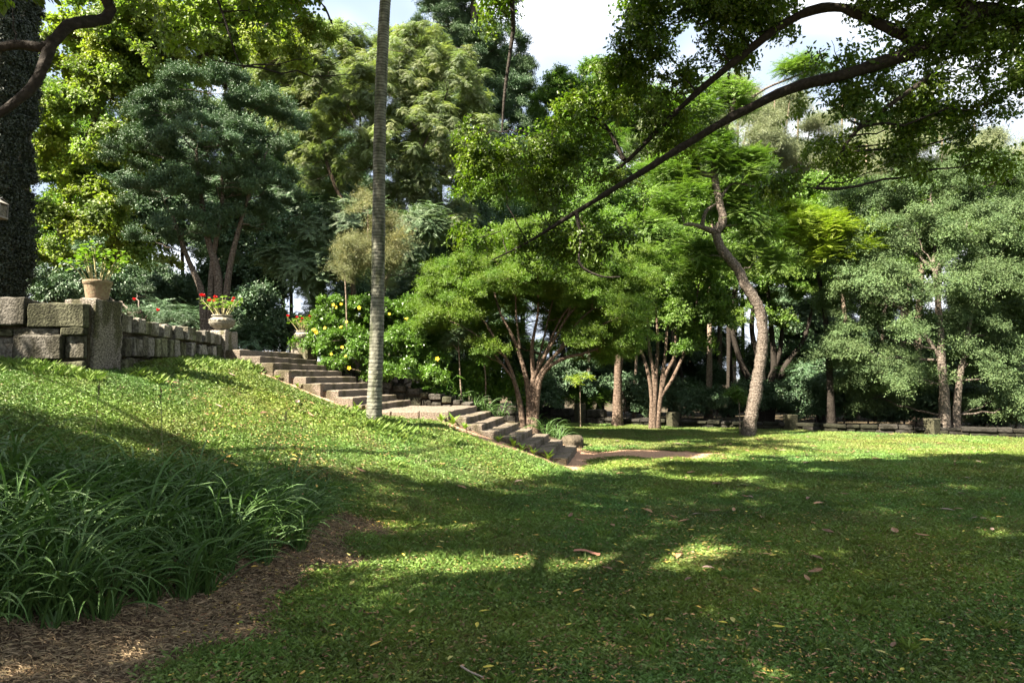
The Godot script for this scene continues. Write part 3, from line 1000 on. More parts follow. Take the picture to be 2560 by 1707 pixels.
	tree("feathery_tree", "tall pale green feathery tree rising behind the palm trunk", foot(940, 850, 25.0), [[rooted(25.0, [[940, 850], [930, 640], [950, 460], [930, 320]]), 0.24, 0.08], [path_at(24.6, [[930, 640], [840, 470], [790, 300], [810, 200]]), 0.1, 0.03, 1], [path_at(24.6, [[945, 520], [1040, 400], [1090, 290]]), 0.09, 0.03, 1]], lobes_at(25.0, [
		[830, 180, 100, 90], [730, 130, 110, 90], [1030, 150, 100, 80, -0.5], [960, 230, 110, 80, -1.0], [1130, 210, 100, 90], [1180, 330, 80, 90], [860, 320, 110, 90, -1.0], [1040, 340, 120, 90, -1.2], [760, 300, 90, 90], [940, 420, 120, 80, -0.8], [1100, 450, 100, 80, -0.5], [800, 420, 90, 80], [1140, 560, 80, 70], [1010, 500, 90, 60, -0.5], [700, 220, 80, 80, 0.5],
	]), {"clumps": "hang", "leaf": "pale_feather", "bark": "brown_bark", "density": 6.0, "size": 1.0, "cut": -0.06, "freq": 10.0, "inner": 0.4, "up": 0.7, "warm": 0.3, "vary": 0.22, "twig_every": 3})
	tree("dark_conifer", "very tall dark needled tree above the pale feathery tree", foot(1200, 900, 33.0), [[rooted(33.0, [[1200, 900], [1195, 500], [1190, 200], [1180, -60]]), 0.35, 0.12]], lobes_at(33.0, [
		[1090, 70, 80, 60], [1200, 40, 100, 70], [1180, 140, 90, 60, -0.5], [1260, 120, 70, 60], [1290, 230, 50, 90], [1270, 350, 60, 100], [1120, -30, 110, 60], [1220, -70, 110, 60], [1300, 470, 60, 90], [1200, 260, 80, 70],
	]), {"clumps": "tuft", "leaf": "dark_leaf", "density": 3.0, "size": 1.2, "cut": -0.08, "freq": 9.0, "inner": 0.4, "up": 0.6, "warm": 0.3, "limb": 1.4})
	tree("blue_green_tree", "drooping blue-green feathery tree above the yellow flower shrub", foot(880, 850, 18.5), [[rooted(18.5, [[890, 850], [880, 700], [840, 620], [830, 560]]), 0.10, 0.03], [rooted(18.6, [[940, 850], [960, 720], [1020, 600], [1050, 560]]), 0.08, 0.02]], lobes_at(18.5, [
		[800, 600, 80, 50], [860, 545, 80, 45], [740, 680, 70, 45, -0.3], [820, 690, 80, 50, -0.3], [700, 640, 50, 30, -0.2], [760, 750, 60, 50], [1050, 550, 60, 40, 0.5], [1100, 600, 50, 50, 0.5], [1010, 620, 60, 60, 0.6], [940, 540, 70, 40, 0.8], [1080, 680, 50, 50, 0.8],
	]), {"clumps": "frond", "leaf": "blue_feather", "density": 5.0, "size": 0.95, "cut": -0.14, "freq": 16.0, "inner": 0.3, "up": 0.6, "twig_every": 3})
	tree("olive_tree", "fine-twigged olive-brown small tree standing behind the palm trunk", foot(905, 850, 17.2), [[rooted(17.2, [[868, 850], [866, 760], [862, 700]]), 0.03, 0.018], [rooted(17.2, [[942, 850], [944, 760], [938, 690], [920, 600]]), 0.045, 0.02]], lobes_at(17.2, [
		[920, 540, 55, 55], [880, 620, 60, 55], [970, 610, 60, 60], [925, 660, 70, 50], [985, 690, 50, 40], [850, 680, 40, 40],
	]), {"clumps": "fine", "leaf": "olive", "bark": "pale_bark", "density": 5.5, "size": 0.8, "cut": -0.3, "freq": 14.0, "inner": 0.2, "up": 0.8, "warm": 0.3, "twig_every": 2})
	# --- fan-shaped tree beside the stairs
	var fb := foot(1328, 1073, 16.3)
	var fan := []
	for q in [[[1310, 1073], [1300, 1010], [1285, 950], [1262, 890], [1200, 790], [1130, 720]], [[1335, 1073], [1325, 990], [1340, 930], [1380, 860], [1420, 790], [1480, 730]], [[1335, 1073], [1340, 960], [1395, 880], [1460, 830], [1540, 800]], [[1330, 1073], [1335, 960], [1330, 870], [1345, 780], [1340, 700]], [[1325, 1073], [1318, 960], [1290, 860], [1250, 780], [1230, 700]], [[1338, 1073], [1350, 950], [1400, 900], [1470, 880], [1550, 850]]]:
		fan.append([rooted(16.3, q), 0.085, 0.016])
	fan[2][0][4].z += 0.9
	fan[3][0][4].z += 1.0
	fan[4][0][4].z -= 0.8
	for q in [[[1285, 950], [1230, 880], [1160, 830], [1090, 790]], [[1360, 895], [1400, 800], [1450, 740], [1500, 690]], [[1300, 870], [1290, 780], [1290, 700]], [[1340, 930], [1370, 800], [1390, 720]], [[1395, 880], [1450, 800], [1530, 740], [1590, 720]], [[1262, 890], [1180, 830], [1120, 800]], [[1420, 790], [1440, 700], [1430, 660]]]:
		fan.append([path_at(16.3 + 0.5 * sin(q[0][0]), q), 0.035, 0.01, 1])
	var fan_ends := []
	for q in fan:
		fan_ends.append([q[0][q[0].size() - 1], Vector3(0.6, 0.42, 0.6), 1.0])
	tree("fan_shaped_tree", "low fan-shaped tree with many bare stems beside the lower steps", fb, fan, lobes_at(16.3, [
		[1130, 690, 75, 45], [1220, 640, 80, 45], [1310, 615, 90, 45], [1410, 630, 90, 50], [1500, 660, 90, 50], [1580, 710, 70, 60], [1160, 770, 80, 40, 0.4], [1260, 710, 90, 40, -0.6], [1370, 700, 90, 40, -0.7], [1480, 740, 80, 45, -0.5], [1580, 790, 60, 60, 0.3], [1100, 740, 50, 50], [1250, 680, 90, 50, 1.2], [1420, 690, 100, 50, 1.4], [1540, 760, 70, 60, 1.0], [1600, 650, 50, 40, 0.5], [1180, 840, 60, 30, 0.8], [1120, 820, 50, 30], [1560, 860, 50, 40], [1450, 790, 90, 50, 1.4], [1330, 760, 90, 50, 1.6], [1230, 780, 80, 40, 1.4], [1520, 700, 80, 60, 0.8], [1300, 650, 110, 60, 0.8], [1090, 780, 60, 45, 0.2], [1150, 860, 60, 35, 1.0], [1540, 880, 60, 35, 0.8], [1600, 820, 50, 50, 0.4], [1270, 850, 70, 40, 1.8], [1400, 850, 80, 45, 1.9], [1480, 880, 60, 40, 1.6], [1350, 590, 120, 40, 0.4], [1200, 880, 50, 25, -0.5], [1470, 850, 60, 30, -0.6], [1120, 780, 60, 50, -0.5], [1560, 800, 60, 50, -0.4],
	]) + fan_ends, {"clumps": "small", "leaf": "fan", "bark": "brown_bark", "density": 9.5, "size": 0.9, "cut": -0.2, "freq": 16.0, "inner": 0.4, "up": 0.8, "warm": 0.35, "twig_every": 2, "sides": 7, "twig": 0.8})
	# --- leaning tree on the far lawn
	var lb := foot(1871, 1092, 18.5)
	tree("leaning_tree", "leaning rough-barked tree with feathery crown standing alone on the far lawn", lb, [
		[rooted(18.5, [[1871, 1092], [1880, 1040], [1888, 999], [1898, 931], [1907, 863], [1904, 795], [1893, 760], [1863, 713], [1845, 674], [1804, 621], [1790, 580]]), 0.185, 0.11],
		[path_at(18.5, [[1790, 580], [1808, 550], [1798, 500], [1786, 421], [1800, 350], [1822, 300], [1840, 240]]), 0.13, 0.06, 1],
		[path_at(18.5, [[1790, 580], [1775, 575], [1755, 568], [1715, 562, -0.4], [1660, 600, -0.8]]), 0.10, 0.03, 1],
		[path_at(18.5, [[1755, 568], [1765, 530], [1790, 510]]), 0.07, 0.03, 1],
		[path_at(18.5, [[1786, 440], [1750, 430], [1742, 400], [1738, 360]]), 0.08, 0.03, 1],
		[path_at(18.5, [[1800, 500], [1830, 460], [1880, 465], [1920, 478]]), 0.05, 0.015, 1],
		[path_at(18.5, [[1822, 300], [1900, 230], [1990, 190], [2060, 160]]), 0.05, 0.012, 1],
	], lobes_at(18.5, [
		[1680, 430, 80, 45], [1760, 380, 90, 45], [1860, 420, 80, 40], [1700, 500, 80, 35, -0.6], [1830, 510, 80, 40, 0.5], [1880, 560, 70, 40, 0.6], [1640, 570, 80, 40, -0.8], [1720, 300, 80, 50], [1810, 250, 80, 50], [1740, 640, 70, 50, 1.2], [1900, 650, 70, 40, 1.0], [2010, 170, 70, 25], [1630, 640, 60, 50, -0.8],
	]), {"clumps": "layer", "leaf": "feather", "bark": "bark", "density": 7.0, "size": 0.9, "cut": -0.1, "freq": 16.0, "inner": 0.3, "up": 0.85, "warm": 0.25, "per": 16, "sides": 16, "rough": 0.24})
	# --- trees along the far wall
	tree("upright_tree", "tree with straight fluted trunk before the boundary wall", foot(1544, 1058, 22.4), [[rooted(22.4, [[1544, 1058], [1545, 960], [1546, 860], [1530, 760], [1520, 640]]), 0.17, 0.07], [path_at(22.4, [[1548, 950], [1558, 860], [1575, 740], [1600, 640]]), 0.08, 0.04, 1]], lobes_at(22.6, [
		[1480, 640, 90, 60, 1.0], [1560, 590, 90, 60, 1.0], [1620, 680, 80, 50, 0.6], [1500, 760, 80, 40, 1.2], [1590, 780, 60, 40, 0.8], [1450, 560, 90, 60, 1.6],
	]), {"clumps": "broad", "leaf": "feather", "bark": "brown_bark", "density": 4.0, "size": 1.1, "cut": -0.05, "freq": 12.0, "up": 0.75})
	var mb := foot(1637, 1070, 21.0)
	var stems := []
	for q in [[[1628, 1070], [1630, 1000], [1620, 930], [1600, 870], [1570, 790]], [[1645, 1070], [1650, 1000], [1680, 950], [1712, 880], [1735, 810]], [[1630, 1070], [1636, 960], [1622, 860], [1618, 760]], [[1642, 1070], [1655, 960], [1665, 870], [1672, 780]], [[1640, 1070], [1660, 950], [1690, 880], [1685, 800]], [[1634, 1070], [1640, 940], [1645, 860], [1640, 760]]]:
		stems.append([rooted(21.0, q), 0.085, 0.035])
	tree("multi_stemmed_tree", "tree with several pale stems fanning from one foot before the boundary wall", mb, stems, lobes_at(21.0, [
		[1600, 720, 80, 50], [1700, 700, 90, 60], [1760, 780, 70, 50, -0.4], [1650, 640, 90, 60, 0.5], [1690, 790, 60, 40, -0.5], [1560, 790, 50, 40], [1740, 850, 50, 30, -0.5], [1760, 660, 80, 60, 1.0],
	]), {"clumps": "broad", "leaf": "feather", "bark": "brown_bark", "density": 4.4, "size": 1.0, "cut": -0.05, "freq": 13.0, "up": 0.75, "warm": 0.3})
	var rb := foot(1915, 1052, 25.0)
	stems = []
	for q in [[[1905, 1052], [1890, 980], [1850, 900], [1830, 800], [1840, 700]], [[1915, 1052], [1925, 960], [1950, 880], [1958, 790]], [[1922, 1052], [1945, 960], [1975, 900], [2010, 850], [2030, 780]], [[1910, 1052], [1905, 930], [1880, 830], [1890, 720]], [[1918, 1052], [1935, 930], [1930, 830], [1920, 720]]]:
		stems.append([rooted(25.0, q), 0.17, 0.06])
	tree("dark_stemmed_tree", "tree with thick dark reddish stems behind the leaning trunk", rb, stems, lobes_at(25.0, [
		[1850, 690, 90, 60], [1950, 720, 90, 60], [2020, 760, 60, 50], [1900, 790, 70, 40], [1990, 660, 90, 60], [2030, 700, 50, 40], [1920, 610, 90, 50, 1.0],
	]), {"clumps": "broad", "leaf": "feather", "bark": "dark_bark", "density": 3.0, "size": 1.1, "cut": -0.05, "freq": 12.0, "up": 0.75, "warm": 0.4})
	tree("bright_layered_tree", "bright lime-green tree spreading in flat layers beyond the leaning tree", foot(2080, 1060, 20.7), [[rooted(20.7, [[2080, 1060], [2070, 850], [2050, 700], [2030, 600]]), 0.12, 0.04]], lobes_at(20.0, [
		[1985, 522, 70, 10], [2035, 542, 85, 11, -0.5], [2085, 572, 95, 12, -0.6], [2120, 620, 75, 12, -0.6], [2020, 578, 85, 11], [2060, 612, 90, 11], [2140, 645, 55, 12], [1950, 512, 50, 8], [2080, 645, 80, 10, -0.3],
	]), {"clumps": "layer", "leaf": "bright", "bark": "dark_bark", "density": 8.0, "size": 0.9, "cut": -0.25, "freq": 16.0, "inner": 0.3, "up": 1.0})
	tree("grey_green_tree", "wide grey-green domed tree filling the far corner of the lawn", foot(2372, 1090, 19.0), [
		[rooted(19.0, [[2362, 1090], [2362, 1000], [2355, 900], [2350, 800], [2340, 680]]), 0.17, 0.07], [rooted(19.0, [[2390, 1090], [2395, 990], [2410, 890], [2430, 780]]), 0.13, 0.05], [path_at(19.0, [[2355, 900], [2300, 820], [2240, 760]]), 0.07, 0.03, 1],
	], lobes_at(19.5, [
		[2200, 520, 120, 70, 1.0], [2330, 480, 130, 60, 1.0], [2460, 490, 120, 70, 0.8], [2150, 620, 110, 70, 0.4], [2290, 590, 130, 70], [2430, 590, 120, 70], [2540, 580, 80, 90], [2210, 720, 110, 60, -0.4], [2340, 710, 120, 60, -0.6], [2470, 720, 110, 70, -0.4], [2260, 850, 60, 38, -1.4], [2420, 830, 90, 50, -0.4], [2520, 820, 80, 60], [2130, 760, 80, 70, 0.8], [2330, 800, 70, 50, 0.2], [2560, 700, 70, 80], [2200, 850, 70, 60, 0.8], [2480, 920, 90, 60, 0.4], [2150, 930, 70, 60, 1.2], [2300, 930, 60, 50, 1.5], [2560, 930, 60, 70, -0.4], [2240, 940, 70, 50, -0.3], [2420, 920, 70, 50, -0.6], [2480, 1010, 70, 40, 0.0], [2550, 1020, 50, 50, -0.4], [2110, 880, 60, 60, 0.4], [2200, 1000, 60, 40, 1.5], [2080, 640, 60, 70, 0.8],
	]), {"clumps": "small", "leaf": "grey_green", "bark": "bark", "density": 5.2, "size": 1.35, "cut": -0.12, "freq": 14.0, "inner": 0.5, "up": 0.65, "vary": 0.2, "twig_every": 4})
	# --- wispy tall trees beyond
	var n := 0
	for q in [[1840, 300, 45.0, 90, 110], [1930, 330, 44.0, 80, 100], [2040, 400, 46.0, 90, 80], [2160, 430, 42.0, 90, 70], [2275, 320, 40.0, 60, 110], [2350, 400, 43.0, 70, 80], [2490, 420, 40.0, 90, 50], [2575, 400, 42.0, 60, 60], [1730, 420, 46.0, 80, 70], [2100, 330, 47.0, 80, 90], [2220, 380, 46.0, 80, 80], [2430, 370, 45.0, 80, 70], [1990, 330, 48.0, 80, 80]]:
		var l := []
		for j in 5:
			l.append([q[0] + 0.6 * q[3] * sin(j * 2.4 + n), q[1] + q[4] * (-0.6 + 0.45 * j), q[3] * 0.55, q[4] * 0.35, cos(j * 1.7)])
		tree("wispy_tree", "thin pale wispy tree on the skyline beyond the boundary wall", foot(q[0], 1000, q[2]), [[rooted(q[2], [[q[0] - 10, 1000], [q[0], 700], [q[0] + 5, q[1] + 20], [q[0] + 8, q[1] - q[4]]]), 0.2, 0.03], [path_at(q[2], [[q[0], q[1] + 120], [q[0] + 30, q[1] + 20], [q[0] + 45, q[1] - q[4] * 0.8]]), 0.08, 0.02, 1]], lobes_at(q[2], l), {"clumps": "fine", "leaf": "wispy", "bark": "pale_bark", "density": 3.6, "size": 2.0, "cut": -0.1, "freq": 7.0, "inner": 0.1, "up": 0.9, "group": "wispy trees on the skyline", "twig_every": 1, "twig": 1.6})
		n += 1
	# --- woodland behind the boundary wall: slender trunks with crowns high up
	n = 0
	for q in [[1470, 26, 6, 0.09], [1502, 29, -8, 0.08], [1585, 27, 12, 0.07], [1690, 29, -10, 0.12], [1722, 31, -50, 0.09], [1772, 27, 4, 0.14], [1798, 33, 3, 0.16], [1826, 28, -4, 0.15], [1995, 34, 8, 0.14], [2040, 31, 2, 0.13], [2075, 35, -3, 0.12], [2140, 27, -30, 0.12], [2190, 26, 25, 0.1], [2255, 25, 4, 0.14], [2290, 24, 10, 0.17], [2500, 23, -20, 0.13], [1440, 28, 14, 0.08], [2110, 30, 6, 0.08]]:
		var u: float = q[0]
		var dd: float = q[1]
		var top: float = u + q[2] * 2.0
		tree("woodland_tree", "slender %s woodland tree with %s leaves behind the boundary wall" % [["brown-barked", "pale-barked", "dark-barked"][(n * 2) % 3] + (" leaning" if absf(q[2]) > 20.0 else " upright"), ["feathery", "dark", "yellowish"][n % 3]], foot(u, 1040, dd), [[rooted(dd, [[u, 1040], [u + q[2] * 0.5, 900], [u + q[2], 760], [top, 560]]), q[3], q[3] * 0.5]], lobes_at(dd, [[top - 40, 560, 80, 50], [top + 50, 600, 80, 50, 0.8], [top, 500, 80, 50], [top - 20, 670, 70, 35, 0.6]]), {"clumps": "broad", "leaf": ["feather", "dark_leaf", "fan"][n % 3], "bark": ["bark", "pale_bark", "dark_bark"][(n * 2) % 3], "density": 1.7, "size": 1.5, "cut": -0.05, "freq": 9.0, "group": "slender trees behind the boundary wall", "twig_every": 4})
		n += 1
	# --- dense trees that close the view behind
	n = 0
	for q in [[640, 640, 23.0, 150, 130, "dark_leaf"], [780, 560, 27.0, 130, 120, "dark_leaf"], [420, 730, 24.0, 140, 60, "dark_leaf"], [620, 780, 21.0, 110, 60, "dark_leaf"], [1060, 760, 21.0, 100, 90, "dark_leaf"], [1160, 640, 27.0, 130, 110, "dark_leaf"], [1300, 480, 29.0, 150, 110, "feather"], [1450, 400, 33.0, 130, 110, "feather"], [1580, 460, 34.0, 140, 110, "pale_feather"], [1470, 220, 36.0, 100, 60, "feather"], [1400, 620, 28.0, 140, 100, "fan"], [2120, 900, 26.0, 130, 70, "dark_leaf"], [2450, 950, 24.0, 130, 80, "dark_leaf"], [2050, 960, 25.0, 80, 50, "dark_leaf"], [2280, 940, 28.0, 120, 80, "dark_leaf"], [240, 760, 26.0, 130, 60, "dark_leaf"], [1230, 800, 22.0, 130, 90, "dark_leaf"], [2600, 700, 26.0, 100, 200, "dark_leaf"], [1680, 560, 33.0, 130, 90, "feather"], [2080, 800, 30.0, 80, 80, "dark_leaf"], [900, 720, 24.0, 110, 90, "dark_leaf"], [700, 400, 30.0, 120, 120, "dark_leaf"], [1380, 900, 30.0, 110, 90, "dark_leaf"], [1500, 860, 31.0, 110, 100, "dark_leaf"], [1610, 920, 32.0, 110, 70, "dark_leaf"], [1720, 900, 34.0, 90, 80, "dark_leaf"], [1830, 960, 33.0, 110, 45, "dark_leaf"], [1950, 900, 33.0, 70, 80, "dark_leaf"], [2180, 780, 31.0, 110, 110, "dark_leaf"], [2380, 860, 27.0, 120, 110, "dark_leaf"], [2540, 860, 25.0, 100, 110, "dark_leaf"], [1600, 700, 31.0, 120, 90, "fan"], [1760, 720, 33.0, 100, 80, "feather"], [330, 560, 27.0, 110, 110, "dark_leaf"], [1000, 640, 30.0, 120, 110, "dark_leaf"], [1240, 620, 31.0, 110, 100, "dark_leaf"], [150, 330, 29.0, 120, 130, "feather"], [330, 180, 31.0, 150, 140, "feather"], [560, 160, 32.0, 150, 140, "pale_feather"], [720, 260, 33.0, 130, 130, "pale_feather"], [900, 280, 34.0, 130, 140, "pale_feather"], [1100, 360, 35.0, 130, 130, "pale_feather"], [170, 600, 28.0, 110, 110, "feather"], [450, 420, 29.0, 130, 130, "dark_leaf"], [1370, 320, 36.0, 110, 90, "feather"], [1560, 330, 37.0, 120, 100, "feather"], [1700, 360, 37.0, 120, 100, "pale_feather"], [1850, 470, 36.0, 120, 90, "feather"], [2000, 560, 36.0, 120, 90, "pale_feather"], [2150, 520, 34.0, 120, 80, "grey_green"], [2420, 470, 33.0, 130, 70, "grey_green"], [2560, 560, 30.0, 80, 110, "grey_green"], [1300, 720, 26.0, 130, 80, "fan"], [1500, 760, 29.0, 110, 80, "feather"], [260, 480, 30.0, 130, 130, "feather"], [560, 520, 28.0, 140, 130, "dark_leaf"], [860, 460, 31.0, 130, 120, "dark_leaf"], [1160, 200, 38.0, 110, 120, "dark_leaf"], [800, 130, 36.0, 120, 80, "pale_feather"], [1030, 180, 37.0, 120, 90, "pale_feather"], [1640, 830, 33.0, 120, 80, "dark_leaf"], [1780, 830, 35.0, 90, 90, "feather"], [2000, 820, 34.0, 90, 90, "dark_leaf"]]:
		var dd: float = q[2]
		var l := []
		for j in 7:
			l.append([q[0] + q[3] * 0.62 * sin(j * 2.51 + n), q[1] + q[4] * 0.6 * cos(j * 1.9 + n * 0.7), q[3] * 0.5, q[4] * 0.5, sin(j * 3.1) * 1.2])
		tree("background_tree", "%s %s tree %s" % [["broad-leaved", "feathery-leaved", "tufted"][n % 3], TONE[q[5]], ["closing the view behind the terrace", "in the backdrop behind the stairs", "in the wood behind the boundary wall"][0 if q[0] < 1000 else (1 if q[0] < 1720 else 2)]], foot(q[0], 1000, dd), [[rooted(dd, [[q[0], 1000], [q[0] + 8, 850 if q[1] < 800 else 980], [q[0], q[1]]]), 0.16, 0.05]], lobes_at(dd, l), {"clumps": ["broad", "frond", "tuft"][n % 3], "leaf": q[5], "bark": "dark_bark", "density": 2.6, "size": 1.35, "cut": -0.12, "freq": 9.0, "group": ["backdrop trees behind the terrace", "backdrop trees behind the stairs", "backdrop trees behind the boundary wall"][0 if q[0] < 1000 else (1 if q[0] < 1720 else 2)], "up": 0.7, "twig_every": 4})
		n += 1


func make_palm() -> void:
	rng.seed = 51
	var base := foot(935, 1051, 10.8)
	var root := thing("palm_tree", "tall ringed grey palm trunk rising from the grassy bank", "palm", base)
	var pts := smooth_path([base - Vector3(0, 0.1, 0), at(936, 1000, 10.8), at(941, 850, 10.8), at(945.5, 640, 10.8), at(950, 300, 10.8), at(963, 0, 10.8), at(985, -200, 10.85), at(1000, -330, 10.9)], 14)
	var total := 0.0
	for k in pts.size() - 1:
		total += pts[k].distance_to(pts[k + 1])
	var s := Shape.new()
	var rings := int(total / 0.0115)
	var path := []
	var radii := []
	var seg := 0
	var run := 0.0
	var here := 0.0
	var next_ring := 0.0
	var cols := []
	var pitch := 0.055
	for k in rings:
		var l := total * k / rings
		while seg < pts.size() - 2 and run + pts[seg].distance_to(pts[seg + 1]) < l:
			run += pts[seg].distance_to(pts[seg + 1])
			seg += 1
		var f: float = (l - run) / maxf(pts[seg].distance_to(pts[seg + 1]), 1e-5)
		path.append(pts[seg].lerp(pts[seg + 1], f) - base)
		if l >= next_ring:
			here = l
			pitch = rng.randf_range(0.045, 0.07) * lerpf(1.0, 0.7, clampf(l / 6.0, 0.0, 1.0))
			next_ring = l + pitch
		var ph := (l - here) / pitch
		var r := lerpf(0.112, 0.088, clampf(l / 7.0, 0.0, 1.0)) + 0.03 * exp(-l * 3.5) + 0.004 * lumps.get_noise_1d(l * 30.0)
		radii.append(r + (0.006 * (1.0 - ph) if ph > 0.12 else -0.004))
		cols.append(Color(1, 1, 1) * (rng.randf_range(0.8, 1.08) if ph > 0.18 else rng.randf_range(0.25, 0.45)))
	tube(s, path, radii, 20, Color.WHITE, 0.04)
	for k in path.size():
		for j in 20:
			var blot: float = lumps.get_noise_3d(cos(TAU * j / 20.0) * 16.0, path[k].y * 22.0, sin(TAU * j / 20.0) * 16.0)
			s.c[k * 20 + j] = cols[k] * Color.WHITE.lerp(Color(0.5, 0.55, 0.42), smoothstep(0.05, 0.4, blot))
	part(root, "trunk", s.mesh(), M.palm)
	var top: Vector3 = path[path.size() - 1]
	for k in 13:
		rng.seed = 500 + k
		var fr := Shape.new()
		var yaw := TAU * k / 13.0 + rng.randf_range(-0.15, 0.15)
		var dir := Vector3(cos(yaw), rng.randf_range(0.2, 1.1), sin(yaw)).normalized()
		var side := dir.cross(Vector3.UP).normalized()
		var line := []
		var rad := []
		for j in 9:
			var f := j / 8.0
			line.append(top + dir * 2.3 * f - Vector3.UP * 1.5 * f * f)
			rad.append(0.022 * (1.0 - f) + 0.003)
		tube(fr, line, rad, 5, Color(0.9, 1.0, 0.8))
		for j in 46:
			var f := 0.12 + 0.86 * j / 46.0
			var p := top + dir * 2.3 * f - Vector3.UP * 1.5 * f * f
			for sg in [-1.0, 1.0]:
				leaf(fr, p, side * sg + dir * 0.6 + Vector3.DOWN * 0.5, Vector3.UP, 0.5 * (1.1 - f), 0.03, tint(0.15))
		part(root, "frond", fr.mesh(), M.feather)


